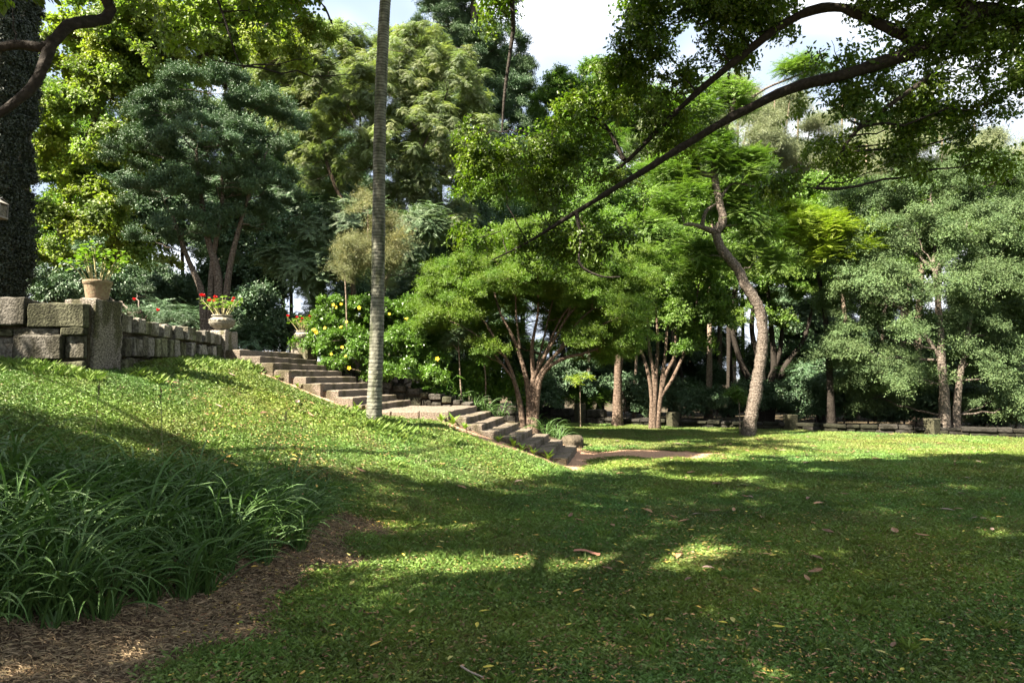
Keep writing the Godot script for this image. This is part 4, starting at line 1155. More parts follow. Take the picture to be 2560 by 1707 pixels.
# ---------------------------------------------------------------- shrubs
func make_shrubs() -> void:
	var sh := tree("flowering_shrub", "glossy green shrub dotted with yellow trumpet flowers beside the stairs", foot(900, 940, 16.4), [[rooted(16.4, [[880, 940], [870, 880], [850, 840]]), 0.03, 0.012], [rooted(16.4, [[960, 940], [975, 880], [1000, 830]]), 0.03, 0.012]], lobes_at(16.4, [
		[830, 790, 55, 40, -0.4], [900, 800, 60, 50, -0.2], [800, 850, 50, 40, -0.6], [870, 870, 70, 40, -0.8], [970, 800, 60, 50], [1040, 780, 50, 40, 0.2], [960, 870, 70, 45, -0.6], [1040, 860, 60, 50, -0.2], [1070, 910, 50, 40, -0.2], [890, 910, 50, 25, -0.9], [1090, 830, 40, 40, 0.4], [830, 900, 40, 25, -0.9], [1000, 925, 50, 25, -1.0], [1080, 945, 40, 22, -0.9], [940, 935, 40, 20, -1.0], [860, 830, 60, 50, 0.6], [960, 840, 70, 60, 0.7], [1030, 900, 60, 50, 0.5],
	]), {"clumps": "glossy", "leaf": "glossy", "density": 9.0, "size": 0.75, "cut": -0.3, "freq": 20.0, "inner": 0.4, "up": 0.6, "category": "shrub", "floor": -0.4, "twig_every": 4})
	var fl := Shape.new()
	rng.seed = 61
	for k in 5:
		var a := TAU * k / 5.0
		leaf(fl, Vector3.ZERO, Vector3(cos(a), 0.55, sin(a)), Vector3.UP, 0.055, 0.05, Color(0.62, 0.42, 0.012), true, 0.3)
	tube(fl, [Vector3(0, -0.06, 0), Vector3.ZERO], [0.006, 0.018], 6, Color(0.7, 0.5, 0.03), 0.0, false)
	var flower := fl.mesh()
	for q in [[833, 762], [840, 768], [852, 760], [898, 769], [866, 805], [812, 820], [784, 825], [790, 831], [852, 818], [855, 868], [828, 885], [864, 890], [872, 920], [973, 785], [1016, 797], [1093, 897]]:
		var p := at(q[0], q[1], 15.15 + rng.randf() * 0.2)
		var nn := (EYE - p).normalized() * 0.8 + Vector3(-0.3, 0.5, 0) + rv() * 0.5
		part(sh, "flower", flower, M.petal, Transform3D(Basis(Quaternion(Vector3.UP, nn.normalized())).scaled(Vector3.ONE * rng.randf_range(0.6, 1.05)), p - sh.position))
	var rs := tree("red_flowered_shrub", "low shrub with red flowers behind the stone wall", foot(360, 800, 14.0), [[rooted(14.0, [[360, 800], [355, 790], [350, 775]]), 0.02, 0.01]], lobes_at(14.0, [[310, 775, 50, 30], [370, 785, 50, 25], [430, 800, 50, 25], [260, 740, 40, 40, 1.0], [200, 770, 60, 40, 1.0], [340, 740, 40, 30, 1.0]]), {"clumps": "small", "leaf": "dark_leaf", "density": 5.0, "size": 0.75, "cut": -0.1, "freq": 18.0, "inner": 0.2, "up": 0.8, "category": "shrub", "floor": 0.0})
	fl = Shape.new()
	for k in 26:
		leaf(fl, rv() * 0.012, rv() + Vector3.UP * 0.3, rv(), 0.035, 0.028, Color(0.62, 0.015, 0.02) * rng.randf_range(0.7, 1.2), false, 0.1)
	M.red_head = fl.mesh()
	for q in [[335, 748], [394, 775]]:
		part(rs, "flower_head", M.red_head, M.petal, Transform3D(Basis(), at(q[0], q[1], 13.6) - rs.position))
	# undergrowth beyond the stairs and the wall
	var n := 0
	for q in [[1140, 950, 16.6, 60, 50, "glossy"], [1230, 960, 17.4, 70, 60, "glossy"], [1180, 880, 18.6, 80, 70, "dark_leaf"], [1060, 980, 16.2, 50, 25, "glossy"], [1290, 900, 19.0, 70, 80, "dark_leaf"], [1450, 985, 25.5, 70, 45, "glossy"], [1400, 930, 25.0, 90, 70, "dark_leaf"], [1560, 990, 26.5, 80, 50, "dark_leaf"], [1700, 1000, 26.5, 90, 40, "dark_leaf"], [1790, 1010, 26.0, 80, 35, "dark_leaf"], [2040, 1000, 23.5, 80, 50, "dark_leaf"], [2170, 1010, 23.0, 80, 45, "dark_leaf"], [2290, 1020, 22.5, 80, 40, "dark_leaf"], [2460, 1030, 21.5, 80, 50, "dark_leaf"], [2540, 1010, 20.5, 70, 60, "dark_leaf"], [1990, 940, 27.0, 70, 60, "dark_leaf"], [2110, 930, 25.0, 90, 60, "dark_leaf"], [1640, 960, 29.0, 80, 60, "dark_leaf"], [120, 720, 17.0, 60, 60, "dark_leaf"], [240, 720, 18.0, 70, 50, "dark_leaf"], [650, 850, 18.0, 70, 30, "dark_leaf"], [730, 820, 18.5, 60, 40, "dark_leaf"], [590, 840, 19.0, 60, 40, "dark_leaf"], [440, 790, 18.0, 70, 30, "dark_leaf"], [1500, 900, 29.0, 90, 80, "dark_leaf"], [1330, 980, 24.0, 60, 60, "dark_leaf"], [850, 870, 19.5, 80, 70, "dark_leaf"], [950, 880, 19.8, 80, 70, "dark_leaf"], [1050, 900, 19.0, 70, 60, "dark_leaf"], [780, 850, 20.0, 60, 50, "dark_leaf"], [1130, 920, 19.5, 70, 60, "dark_leaf"], [330, 800, 20.0, 80, 40, "dark_leaf"], [500, 820, 21.0, 90, 40, "dark_leaf"], [340, 735, 22.0, 90, 65, "dark_leaf"], [460, 750, 22.5, 90, 60, "dark_leaf"], [220, 690, 23.0, 90, 80, "dark_leaf"], [590, 770, 22.0, 80, 60, "dark_leaf"], [2260, 985, 21.8, 90, 70, "dark_leaf"], [2390, 1000, 21.2, 90, 60, "dark_leaf"], [2110, 1000, 22.6, 80, 60, "dark_leaf"], [1900, 1000, 25.0, 90, 45, "dark_leaf"]]:
		var dd: float = q[2]
		var l := []
		for j in 5:
			l.append([q[0] + q[3] * 0.6 * sin(j * 2.51 + n), q[1] + q[4] * 0.45 * cos(j * 1.9 + n), q[3] * 0.5, q[4] * 0.6, sin(j * 3.1) * 0.5])
		var which := 0 if q[0] < 800 else (1 if q[0] < 1320 else 2)
		tree("undergrowth_shrub", "%s %s shrub %s" % [["narrow-leaved", "broad-leaved", "feathery"][n % 3], TONE[q[5]], ["on the terrace behind the stone wall", "in the undergrowth beyond the stairs", "behind the boundary wall"][which]], foot(q[0], q[1] + q[4], dd), [[rooted(dd, [[q[0], q[1] + q[4]], [q[0] + 4, q[1] + q[4] * 0.3], [q[0], q[1]]]), 0.03, 0.015]], lobes_at(dd, l), {"clumps": ["glossy", "broad", "frond"][n % 3], "leaf": q[5], "density": 4.5, "size": 0.95, "cut": -0.3, "freq": 12.0, "category": "shrub", "floor": -0.2, "group": ["shrubs on the terrace", "undergrowth beyond the stairs", "shrubs behind the boundary wall"][which], "twig_every": 5})
		n += 1
# ---------------------------------------------------------------- strap-leaved plants
func blade(len_: float, width: float, lean: float, bend: float, twist: float, col: Color, end: Color) -> Mesh:
	var s := Shape.new()
	var p := Vector3.ZERO
	var a := lean
	var rows := []
	for k in 10:
		var f := k / 9.0
		var w := width * (0.75 + 0.6 * f) * (1.0 - pow(f, 3.0) * 0.97)
		var dir := Vector3(sin(a), cos(a), 0)
		var up := Vector3(-cos(a), sin(a), 0)
		var side := (Vector3(0, 0, 1) * cos(twist * f) + up * sin(twist * f))
		rows.append([p - side * w * 0.5 + up * w * 0.22, p, p + side * w * 0.5 + up * w * 0.22, col.lerp(end, pow(f, 5.0))])
		p += dir * len_ / 9.0
		a += bend / 9.0 * (0.35 + 1.3 * f)
	for k in 9:
		for j in 2:
			s.tri(rows[k][j], rows[k + 1][j], rows[k][j + 1], rows[k][3])
			s.tri(rows[k][j + 1], rows[k + 1][j], rows[k + 1][j + 1], rows[k][3])
	return s.mesh()


var blades := []
var dry_blades := []


func make_blades() -> void:
	rng.seed = 71
	for k in 14:
		var g := Color(1, 1, 1) * rng.randf_range(0.75, 1.25)
		blades.append(blade(rng.randf_range(0.55, 0.95), rng.randf_range(0.015, 0.021), rng.randf_range(0.1, 0.75), rng.randf_range(1.2, 2.7), rng.randf_range(-1.2, 1.2), g * Color(1.1, 1.05, 1.0), g * (Color(3.6, 1.5, 1.3) if k % 3 == 0 else Color(0.95, 1.0, 1.0))))
	for k in 4:
		dry_blades.append(blade(rng.randf_range(0.4, 0.65), 0.017, rng.randf_range(0.4, 0.9), rng.randf_range(1.4, 2.4), rng.randf_range(-2.0, 2.0), Color(4.0, 1.8, 1.0), Color(5.5, 2.0, 1.2)))


func strap_clump(called: String, label: String, group: String, where: Vector3, n: int, size: float, joined := false) -> Node3D:
	var t := thing(called, label, "plant", where, group)
	var st := SurfaceTool.new()
	for k in n:
		var yaw := rng.randf() * TAU
		var o := Vector3(rng.randf_range(-0.07, 0.07), -0.015, rng.randf_range(-0.07, 0.07)) * size
		var b := Basis(Vector3.UP, yaw) * Basis(Vector3(0, 0, 1), rng.randf_range(-0.2, 0.25))
		var dry := rng.randf() < 0.1
		var m: Mesh = dry_blades[rng.randi() % 4] if dry else blades[rng.randi() % 14]
		var xf := Transform3D(b.scaled(Vector3.ONE * size * rng.randf_range(0.75, 1.15)), o)
		if joined:
			st.append_from(m, 0, xf)
		else:
			part(t, "blade", m, M.lily, xf)
	if joined:
		part(t, "blades", st.commit(), M.lily, Transform3D(), "stuff")
	return t


func make_lilies() -> void:
	make_blades()
	rng.seed = 72
	# [u, v of the foot on the photograph, distance]
	var spots := []
	for k in 12:
		var q := lerpf(-0.82, -0.31, k / 11.0)
		var lo := lerp_table([[-0.82, 3.7], [-0.6, 4.15], [-0.45, 4.85], [-0.35, 5.6], [-0.27, 6.3]], q)
		var hi := lerp_table([[-0.82, 5.1], [-0.6, 5.65], [-0.45, 6.1], [-0.35, 6.5], [-0.27, 6.8]], q)
		var n := int(ceil((hi - lo) / 0.36)) + 1
		for j in n:
			var d := lerpf(lo, hi, float(j) / maxf(1.0, n - 1.0)) + rng.randf_range(-0.1, 0.1)
			spots.append([(q + rng.randf_range(-0.022, 0.022)) * d, d, j])
	for p in spots:
		strap_clump("lily_clump", "arching strap-leaved lily clump in the mulch bed", "lily clumps in the mulch bed", ground_at(p[0], p[1]), 54, rng.randf_range(0.85, 1.15), p[2] > 0)
	# dry flower stalks above the leaves
	for q in [[-3.42, 5.6, 0.95, 0.05], [-3.0, 5.9, 1.05, -0.02], [-2.35, 6.5, 0.95, 0.22], [-3.9, 5.2, 0.8, -0.1]]:
		var b := ground_at(q[0], q[1])
		var t := thing("flower_stalk", "thin dry flower stalk standing above the lily leaves", "plant", b, "dry stalks in the lily bed")
		var s := Shape.new()
		var tip := Vector3(q[3] * q[2], q[2], 0.02)
		tube(s, [Vector3(0, -0.02, 0), Vector3(q[3] * 0.2, q[2] * 0.5, 0), tip], [0.004, 0.0035, 0.0025], 5, Color(0.14, 0.15, 0.06))
		part(t, "stem", s.mesh(), M.litter)
		s = Shape.new()
		for k in 14:
			leaf(s, tip - Vector3.UP * 0.1 * rng.randf(), Vector3.UP + rv() * 0.5, rv(), 0.035, 0.01, Color(0.12, 0.11, 0.05) * rng.randf_range(0.6, 1.3))
		part(t, "seed_head", s.mesh(), M.litter)


# ---------------------------------------------------------------- planters
func geranium(root: Node3D, y: float, spread: float, tall: float, n_leaf: int, heads: int, arms: Array) -> void:
	var st := Shape.new()
	var fo := Shape.new()
	var tips := []
	for k in 16:
		var a := TAU * k / 16.0 + rng.randf_range(-0.2, 0.2)
		var r := spread * rng.randf_range(0.35, 1.0)
		tips.append(Vector3(cos(a) * r, y + tall * rng.randf_range(0.5, 0.95) * (1.15 - 0.35 * r / spread), sin(a) * r))
	for a in arms:
		tips.append(a)
	for t in tips:
		var f := Vector3(t.x * 0.3, y - 0.02, t.z * 0.3)
		tube(st, [f, f.lerp(t, 0.5) + Vector3(0, 0.03, 0) + rv() * 0.02, t], [0.008, 0.006, 0.004], 5, Color(0.36, 0.32, 0.16))
		for j in n_leaf:
			var p: Vector3 = t + rv() * 0.085 - Vector3.UP * 0.02
			var yaw := rng.randf() * TAU
			var face := (Vector3.UP + rv() * 0.55).normalized()
			var w := rng.randf_range(0.045, 0.075)
			var side := face.cross(Vector3(cos(yaw), 0, sin(yaw))).normalized()
			var fw := side.cross(face)
			var col := tint(0.25, 0.4)
			for m in 7:
				var a0 := TAU * m / 7.0
				var a1 := TAU * (m + 1) / 7.0
				var r0 := w * 0.5 * (1.0 if m % 2 else 0.85)
				fo.tri(p - face * 0.008, p + (side * cos(a0) + fw * sin(a0)) * r0, p + (side * cos(a1) + fw * sin(a1)) * w * 0.48, col)
	part(root, "stems", st.mesh(), M.litter)
	part(root, "foliage", fo.mesh(), M.geranium, Transform3D(), "stuff")
	for k in heads:
		var t: Vector3 = tips[(k * 3 + 1) % tips.size()] if k < tips.size() else tips[0]
		if k == 0 and arms:
			t = arms[0]
		var h := part(root, "flower_head", M.red_head, M.petal, Transform3D(Basis(Vector3.UP, k * 1.3).scaled(Vector3.ONE * rng.randf_range(0.8, 1.25)), t + Vector3(rng.randf_range(-0.03, 0.03), 0.085, rng.randf_range(-0.03, 0.05))))
		var s := Shape.new()
		tube(s, [Vector3(0, -0.13, 0), Vector3(0, -0.01, 0)], [0.003, 0.003], 4, Color(0.25, 0.3, 0.1))
		part(h, "stalk", s.mesh(), M.litter)


func make_planters() -> void:
	rng.seed = 81
	var spin := Basis(Vector3.UP, -0.1566)
	var p := Vector3(-5.45, 2.64, -8.9) + spin * Vector3(-0.2, 0.003, -0.25)
	var t := thing("potted_geranium", "plain tapering clay flowerpot of leggy geraniums on a pedestal", "flowerpot", p)
	var s := Shape.new()
	lathe(s, [Vector2(0.0, 0.0), Vector2(0.128, 0.0), Vector2(0.133, 0.01), Vector2(0.165, 0.215), Vector2(0.178, 0.218), Vector2(0.182, 0.25), Vector2(0.178, 0.262), Vector2(0.162, 0.262), Vector2(0.157, 0.24), Vector2(0.152, 0.2)], 40, Color(1, 1, 1), 0.0, 0.0, 0.0, 0.003)
	part(t, "pot", s.mesh(), M.clay)
	s = Shape.new()
	lathe(s, [Vector2(0.153, 0.215), Vector2(0.1, 0.225), Vector2(0.0, 0.222)], 20, Color(0.06, 0.045, 0.03))
	part(t, "soil", s.mesh(), M.litter)
	geranium(t, 0.22, 0.33, 0.56, 14, 0, [Vector3(-0.38, 0.5, 0.1), Vector3(0.3, 0.62, 0.05), Vector3(-0.1, 0.74, 0)])
	var prof := [Vector2(0.0, 0.0), Vector2(0.13, 0.0), Vector2(0.135, 0.02), Vector2(0.12, 0.035), Vector2(0.15, 0.06), Vector2(0.2, 0.1), Vector2(0.232, 0.15), Vector2(0.24, 0.19), Vector2(0.232, 0.225), Vector2(0.205, 0.25), Vector2(0.178, 0.262), Vector2(0.172, 0.275), Vector2(0.19, 0.285), Vector2(0.198, 0.298), Vector2(0.19, 0.312), Vector2(0.168, 0.314), Vector2(0.16, 0.3), Vector2(0.15, 0.26)]
	for q in [[Vector3(-5.53, 2.51, -13.14), 1.0, "carved stone urn of red geraniums on the pedestal beside the stone wall", 7], [Vector3(-4.67, 2.41, -15.6), 0.88, "carved stone urn of red geraniums on the pedestal by the yellow flowers", 7]]:
		var c: Vector3 = q[0] + spin * Vector3(-0.21, 0.003, -0.21)
		t = thing("stone_urn", q[2], "urn", c, "stair urns")
		t.scale = Vector3.ONE * q[1]
		s = Shape.new()
		var fine := []
		for k in prof.size() - 1:
			for j in 3:
				fine.append(prof[k].lerp(prof[k + 1], j / 3.0))
		fine.append(prof[prof.size() - 1])
		lathe(s, fine, 88, Color(0.85, 0.85, 0.8), 0.012, 0.055, 0.165, 0.012)
		part(t, "bowl", s.mesh(), M.stone)
		s = Shape.new()
		for k in 22:
			var a := TAU * k / 22.0
			rough_box(s, Vector3(-0.02, -0.014, -0.01), Vector3(0.02, 0.014, 0.012), 0.008, 0.003, 0.03, Color(0.8, 0.8, 0.74), Basis(Vector3.UP, PI / 2 - a), Vector3(cos(a) * 0.237, 0.205, sin(a) * 0.237))
		part(t, "carved_band", s.mesh(), M.stone)
		s = Shape.new()
		lathe(s, [Vector2(0.155, 0.275), Vector2(0.1, 0.285), Vector2(0.0, 0.28)], 20, Color(0.06, 0.045, 0.03))
		part(t, "soil", s.mesh(), M.litter)
		geranium(t, 0.28, 0.31, 0.42, 8, q[3], [Vector3(-0.4, 0.62, 0.0), Vector3(0.36, 0.6, 0.1), Vector3(0.0, 0.66, 0.0)])


# ---------------------------------------------------------------- small plants
func make_small_plants() -> void:
	rng.seed = 91
	# broad-leaved seedlings in the earth beside the steps
	var lf := []
	for k in 4:
		var s := Shape.new()
		leaf(s, Vector3.ZERO, Vector3(0.55, 1, 0), Vector3(-1, 0.5, 0), 0.2, 0.062, Color(1.15, 1.1, 1.0) * (0.85 + 0.1 * k), true, 0.3)
		lf.append(s.mesh())
	var spin := Basis(Vector3.UP, -0.1566)
	for q in [[-1.72, 0.12, 1.25], [-0.1, 0.14, 1.0], [0.12, 0.16, 1.2], [0.33, 0.14, 0.9], [0.95, 0.2, 0.9], [1.2, 0.15, 1.1], [1.55, 0.12, 1.0], [1.82, 0.12, 1.15], [1.36, 0.16, 0.85], [-2.9, 0.1, 0.6], [-3.3, 0.12, 0.6]]:
		var w := P0 + spin * Vector3(q[0], 0, q[1])
		w.y = height(w.x, w.z)
		var t := thing("seedling", "young upright broad-leaved plant in bare earth beside the steps", "plant", w, "seedlings beside the steps")
		for k in 9:
			part(t, "leaf", lf[rng.randi() % 4], M.geranium, Transform3D((Basis(Vector3.UP, TAU * k / 9.0 + rng.randf() * 0.5) * Basis(Vector3(0, 0, 1), rng.randf_range(-0.5, 0.35))).scaled(Vector3.ONE * q[2] * rng.randf_range(0.6, 1.1)), Vector3(0, -0.01, 0)))
	# longer grass round the palm's foot and along the wall
	var tuft := Shape.new()
	for k in 90:
		var yaw := rng.randf() * TAU
		var o := Vector3(rng.randfn() * 0.06, -0.01, rng.randfn() * 0.06)
		leaf(tuft, o, Vector3(cos(yaw) * 0.5, rng.randf_range(0.5, 1.2), sin(yaw) * 0.5), Vector3.UP + rv() * 0.5, rng.randf_range(0.06, 0.16), 0.006 if k % 4 else 0.014, tint(0.3, 0.3), false, 0.35)
	var xf := []
	var cols := []
	var pb := foot(935, 1051, 10.8)
	for k in 46:
		var a := rng.randf() * TAU
		var r := absf(rng.randfn()) * 0.28 + 0.1
		var x := pb.x + 0.1 + cos(a) * r * 1.25
		var d := -pb.z - 0.1 + sin(a) * r
		xf.append(Transform3D(Basis(Vector3.UP, rng.randf() * TAU).scaled(Vector3.ONE * rng.randf_range(0.7, 1.3)), ground_at(x, d)))
		cols.append(tint(0.15, 0.2))
	tag(scatter(self, "long_grass", tuft.mesh(), M.turf, xf, cols), "longer weedy grass growing round the foot of the palm", "grass", "", "stuff")
	xf = []
	cols = []
	for k in 170:
		var f := rng.randf()
		var x := lerpf(-8.5, -5.2, f)
		var d := lerpf(8.45, 8.75, f) - absf(rng.randfn()) * 0.3
		if k > 110:
			x = -5.15 + absf(rng.randfn()) * 0.2
			d = rng.randf_range(9.0, 13.0)
		xf.append(Transform3D(Basis(Vector3.UP, rng.randf() * TAU).scaled(Vector3.ONE * rng.randf_range(0.6, 1.2)), ground_at(x, d)))
		cols.append(tint(0.2, 0.2))
	tag(scatter(self, "weeds", tuft.mesh(), M.turf, xf, cols), "weeds and long grass at the foot of the stone walls", "weeds", "", "stuff")
	xf = []
	cols = []
	for k in 260:
		var d := rng.randf_range(3.4, 13.0)
		var x := rng.randf_range(-0.5, 0.78) * d
		if cover(x, d) != 0:
			continue
		xf.append(Transform3D(Basis(Vector3.UP, rng.randf() * TAU).scaled(Vector3.ONE * rng.randf_range(0.4, 0.8)), ground_at(x, d)))
		cols.append(tint(0.25, 0.3))
	tag(scatter(self, "weed_tufts", tuft.mesh(), M.turf, xf, cols), "coarse weed tufts standing out of the lawn", "weeds", "", "stuff")
	# dark strap plants at the fan-shaped tree's foot
	for q in [[1365, 1068, 15.9, 0.9], [1400, 1075, 15.6, 0.75], [1385, 1050, 16.4, 0.95], [1345, 1060, 16.9, 0.9], [1140, 1005, 16.0, 0.9], [1185, 1020, 16.0, 0.9], [1215, 1040, 16.1, 0.95], [1250, 1050, 16.2, 0.9]]:
		var b := foot(q[0], q[1], q[2])
		b.y += 0.03
		strap_clump("strap_plant", "dark grassy strap plant in the undergrowth beside the lower steps", "strap plants beside the lower steps", b, 40, q[3], true)
	# boulder
	var s := Shape.new()
	rough_box(s, Vector3(-0.2, -0.12, -0.2), Vector3(0.24, 0.24, 0.2), 0.13, 0.09, 0.05, Color(0.3, 0.27, 0.22), Basis(), Vector3.INF, 3.0)
	var bo := part(self, "boulder", s.mesh(), M.stone, Transform3D(Basis(Vector3.UP, 0.6), foot(1432, 1090, 15.4)))
	tag(bo, "dark rounded boulder on the grass near the foot of the stairs", "boulder")
	# divided-leaf plant
	var b := foot(1105, 990, 16.0)
	var ph := thing("philodendron", "large plant with deeply cut leaves beyond the stair landing", "plant", b)
	for k in 15:
		var yaw := rng.randf() * TAU
		var l := Shape.new()
		for j in 9:
			var a := lerpf(-1.4, 1.4, j / 8.0)
			leaf(l, Vector3.ZERO, Vector3(cos(a), 0.05, sin(a)), Vector3.UP, 0.26 * (1.0 - 0.3 * absf(a) / 1.4), 0.06, tint(0.12), true, 0.25)
		var tip := Vector3(cos(yaw) * 0.35, rng.randf_range(0.3, 0.75), sin(yaw) * 0.35)
		var m := part(ph, "leaf", l.mesh(), M.glossy, Transform3D(Basis(Vector3.UP, -yaw) * Basis(Vector3(0, 0, 1), -0.3), tip))
		var stem := Shape.new()
		tube(stem, [m.transform.affine_inverse() * Vector3(0, -0.02, 0), m.transform.affine_inverse() * (tip * Vector3(0.4, 0.7, 0.4)), Vector3.ZERO], [0.009, 0.007, 0.005], 5, Color(0.7, 0.9, 0.5))
		part(m, "stalk", stem.mesh(), M.glossy)
	# saplings: thin stems with a light crown
	for q in [[1452, 1064, 21.5, [[1452, 1064], [1451, 1010], [1450, 958]], [[1435, 950, 22, 6], [1455, 940, 18, 5]], "layer", "bright", "thin sapling with one flat tuft of leaves on the lawn by the strap plants"], [1850, 1062, 19.6, [[1850, 1062], [1849, 1020], [1843, 985]], [[1835, 985, 24, 16], [1850, 1000, 20, 12]], "frond", "feather", "small feathery sapling growing beside the leaning tree"], [1152, 1012, 16.0, [[1156, 1012], [1150, 940], [1147, 880], [1145, 830]], [[1145, 830, 30, 26], [1130, 860, 22, 18]], "frond", "blue_feather", "young slender tree with grey-green tuft beyond the landing"], [1215, 1020, 16.4, [[1212, 1020], [1214, 950], [1208, 900]], [[1208, 890, 24, 22]], "broad", "glossy", "young bare-stemmed tree beside the fan-shaped tree"], [868, 890, 15.6, [[868, 890], [866, 800], [862, 690]], [[862, 690, 20, 20]], "fine", "olive", "spindly bare stem rising through the yellow flower shrub"]]:
		tree("sapling", q[7], foot(q[0], q[1], q[2]), [[rooted(q[2], q[3]), 0.02, 0.012]], lobes_at(q[2], q[4]), {"clumps": q[5], "leaf": q[6], "bark": "pale_bark", "density": 14.0, "size": 0.5, "cut": -0.9, "inner": 0.1, "up": 0.9, "twig_every": 2, "category": "sapling", "sides": 6})


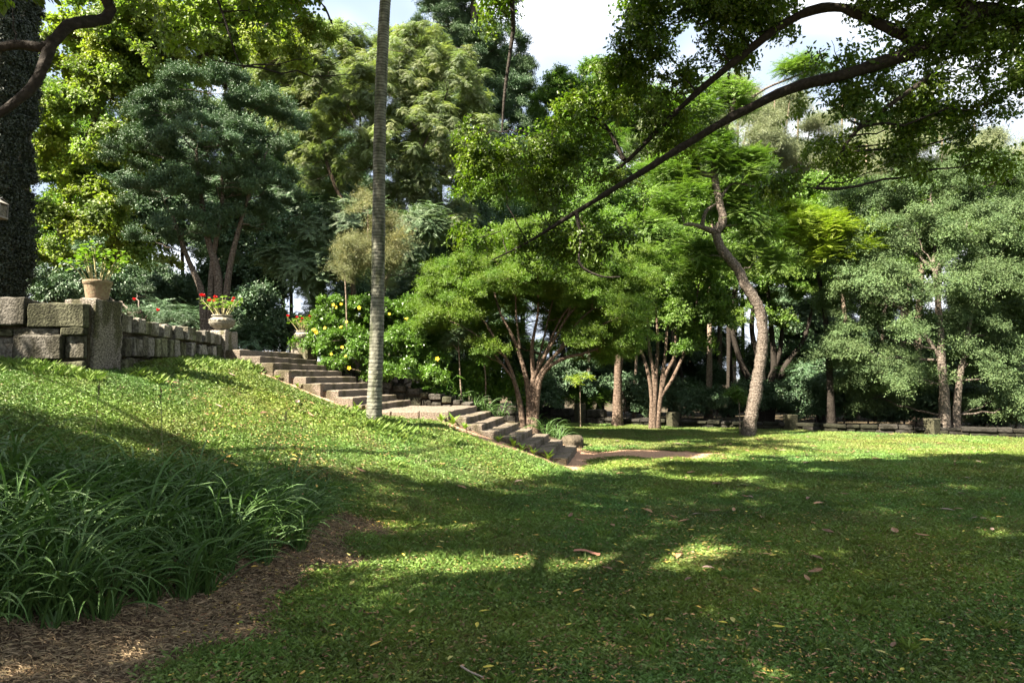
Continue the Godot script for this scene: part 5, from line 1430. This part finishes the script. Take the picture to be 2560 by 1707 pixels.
# ---------------------------------------------------------------- fallen leaves
func make_fallen() -> void:
	rng.seed = 95
	var kinds := []
	for k in 6:
		var s := Shape.new()
		var n := 7
		var ll := 0.5
		var bend := rng.randf_range(-0.5, 0.9)
		var fold := rng.randf_range(0.05, 0.5)
		var rows := []
		for j in n + 1:
			var f := float(j) / n
			var w := 0.36 * pow(sin(PI * clampf(f * 0.92 + 0.04, 0.0, 1.0)), 0.75) * (1.0 + 0.12 * rng.randfn())
			var y := bend * (f - 0.5) * (f - 0.5) * 0.6 + 0.04
			rows.append([Vector3(f - ll, y + fold * w * 0.6, w * 0.5), Vector3(f - ll, y, 0), Vector3(f - ll, y + fold * w * 0.6, -w * 0.5)])
		for j in n:
			var c := Color(1, 1, 1) * rng.randf_range(0.8, 1.15)
			for h in 2:
				s.tri(rows[j][h], rows[j + 1][h], rows[j][h + 1], c)
				s.tri(rows[j][h + 1], rows[j + 1][h], rows[j + 1][h + 1], c)
		tube(s, [Vector3(-0.5, 0.04, 0), Vector3(-0.66, 0.02, 0.03)], [0.012, 0.008], 4, Color(0.7, 0.6, 0.5))
		kinds.append(s.mesh())
	var tones := []
	for c in [Color(0.48, 0.40, 0.06), Color(0.42, 0.38, 0.12), Color(0.5, 0.32, 0.07), Color(0.16, 0.085, 0.05), Color(0.24, 0.13, 0.07), Color(0.2, 0.14, 0.11), Color(0.3, 0.17, 0.09)]:
		tones.append(leaf_mat(c.r, c.g, c.b, 0.3, 0.7))
	for k in 300:
		var yellow := k < 130
		var d: float
		var q: float
		if yellow:
			d = 3.4 + 5.2 * pow(rng.randf(), 0.8)
			q = rng.randf_range(-0.45, 0.75)
		else:
			d = rng.randf_range(7.0, 13.0) if k < 175 else rng.randf_range(12.5, 19.0)
			q = rng.randf_range(-0.35, 0.75) if k < 175 else rng.randf_range(0.1, 0.75)
		var x := q * d
		var c := cover(x, d)
		if c == 3 or (c == 2 and not yellow) or (d > 10.5 and x < 1.4):
			d = rng.randf_range(4.0, 10.0)
			x = rng.randf_range(0.0, 0.7) * d
		var ll := rng.randf_range(0.045, 0.08) if yellow else rng.randf_range(0.08, 0.17)
		var b := Basis(Quaternion(Vector3.UP, (slope(x, -d) + rv() * 0.16).normalized())) * Basis(Vector3.UP, rng.randf() * TAU)
		var m := part(self, "fallen_leaf", kinds[rng.randi() % 6], tones[rng.randi() % 3 if yellow else 3 + rng.randi() % 4], Transform3D(b.scaled(Vector3.ONE * ll), ground_at(x, d) + Vector3.UP * (0.05 if yellow else 0.045)))
		if yellow:
			tag(m, "small yellow leaf fallen on the shaded lawn", "leaf", "yellow fallen leaves")
		else:
			tag(m, "curled dry brown leaf fallen on the lawn", "leaf", "brown fallen leaves")
	for q in [[430, 965, 11.0, 0.16], [578, 945, 12.0, 0.14], [545, 1023, 10.2, 0.11], [657, 1040, 9.8, 0.13], [775, 1046, 9.8, 0.15], [872, 1035, 10.2, 0.12]]:
		var p := at(q[0], q[1], q[2])
		for it in 30:
			var dy := p.y - height(p.x, p.z)
			p = at(q[0], q[1], -p.z + dy * 1.6)
		var m := part(self, "fallen_leaf", kinds[rng.randi() % 6], tones[3 + rng.randi() % 4], Transform3D((Basis(Quaternion(Vector3.UP, slope(p.x, p.z))) * Basis(Vector3.UP, rng.randf() * TAU)).scaled(Vector3.ONE * q[3]), Vector3(p.x, height(p.x, p.z) + 0.045, p.z)))
		tag(m, "large dry brown leaf lying on the sunlit bank below the wall", "leaf", "brown leaves on the sunlit bank")
	# a strip of bark and a twig
	var s := Shape.new()
	for j in 8:
		var f := j / 8.0
		var y0 := 0.012 + 0.012 * sin(f * 5.0)
		var y1 := 0.012 + 0.012 * sin((f + 0.125) * 5.0)
		var w0 := 0.022 + 0.008 * sin(f * 9.0)
		var w1 := 0.022 + 0.008 * sin((f + 0.125) * 9.0)
		for sg in [-1.0, 1.0]:
			s.tri(Vector3(f * 0.24, y0, w0 * sg), Vector3(f * 0.24 + 0.03, y1, w1 * sg), Vector3(f * 0.24, y0 + 0.012, 0), Color(0.36, 0.17, 0.11))
			s.tri(Vector3(f * 0.24 + 0.03, y1, w1 * sg), Vector3(f * 0.24 + 0.03, y1 + 0.012, 0), Vector3(f * 0.24, y0 + 0.012, 0), Color(0.33, 0.15, 0.1))
	var bk := part(self, "bark_strip", s.mesh(), M.litter, Transform3D(Basis(Vector3.UP, -0.35), ground_at(0.55, 6.15) + Vector3.UP * 0.03))
	tag(bk, "reddish strip of shed bark lying in the sunny patch of lawn", "bark")
	s = Shape.new()
	tube(s, [Vector3(-0.12, 0.01, 0), Vector3(-0.02, 0.016, 0.01), Vector3(0.07, 0.012, -0.01)], [0.006, 0.005, 0.004], 6, Color(0.34, 0.27, 0.22))
	var tw := part(self, "fallen_twig", s.mesh(), M.litter, Transform3D(Basis(Vector3.UP, -0.9), ground_at(-0.2, 3.66) + Vector3.UP * 0.025))
	tag(tw, "short grey twig lying on the shaded lawn", "twig")
	# small litter too fine to count
	var bits := Shape.new()
	for k in 26:
		var yaw := rng.randf() * TAU
		leaf(bits, Vector3(rng.randf_range(-0.3, 0.3), 0.036, rng.randf_range(-0.3, 0.3)), Vector3(cos(yaw), rng.randf_range(-0.1, 0.25), sin(yaw)), Vector3.UP + rv() * 0.3, rng.randf_range(0.014, 0.04), rng.randf_range(0.008, 0.018), [Color(0.34, 0.27, 0.06), Color(0.2, 0.11, 0.06), Color(0.3, 0.18, 0.1)][k % 3] * rng.randf_range(0.7, 1.2))
	var xf := []
	var cols := []
	for k in 800:
		var d := rng.randf_range(3.2, 19.0)
		var x := rng.randf_range(-0.5, 0.78) * d
		if cover(x, d) == 3 or (d > 11.5 and x < 1.5):
			continue
		xf.append(Transform3D(Basis(Quaternion(Vector3.UP, slope(x, -d))) * Basis(Vector3.UP, rng.randf() * TAU), ground_at(x, d)))
		cols.append(tint(0.2, 0.1))
	tag(scatter(self, "leaf_litter", bits.mesh(), M.litter, xf, cols), "tiny scattered leaf fragments lying among the grass", "leaf litter", "", "stuff")
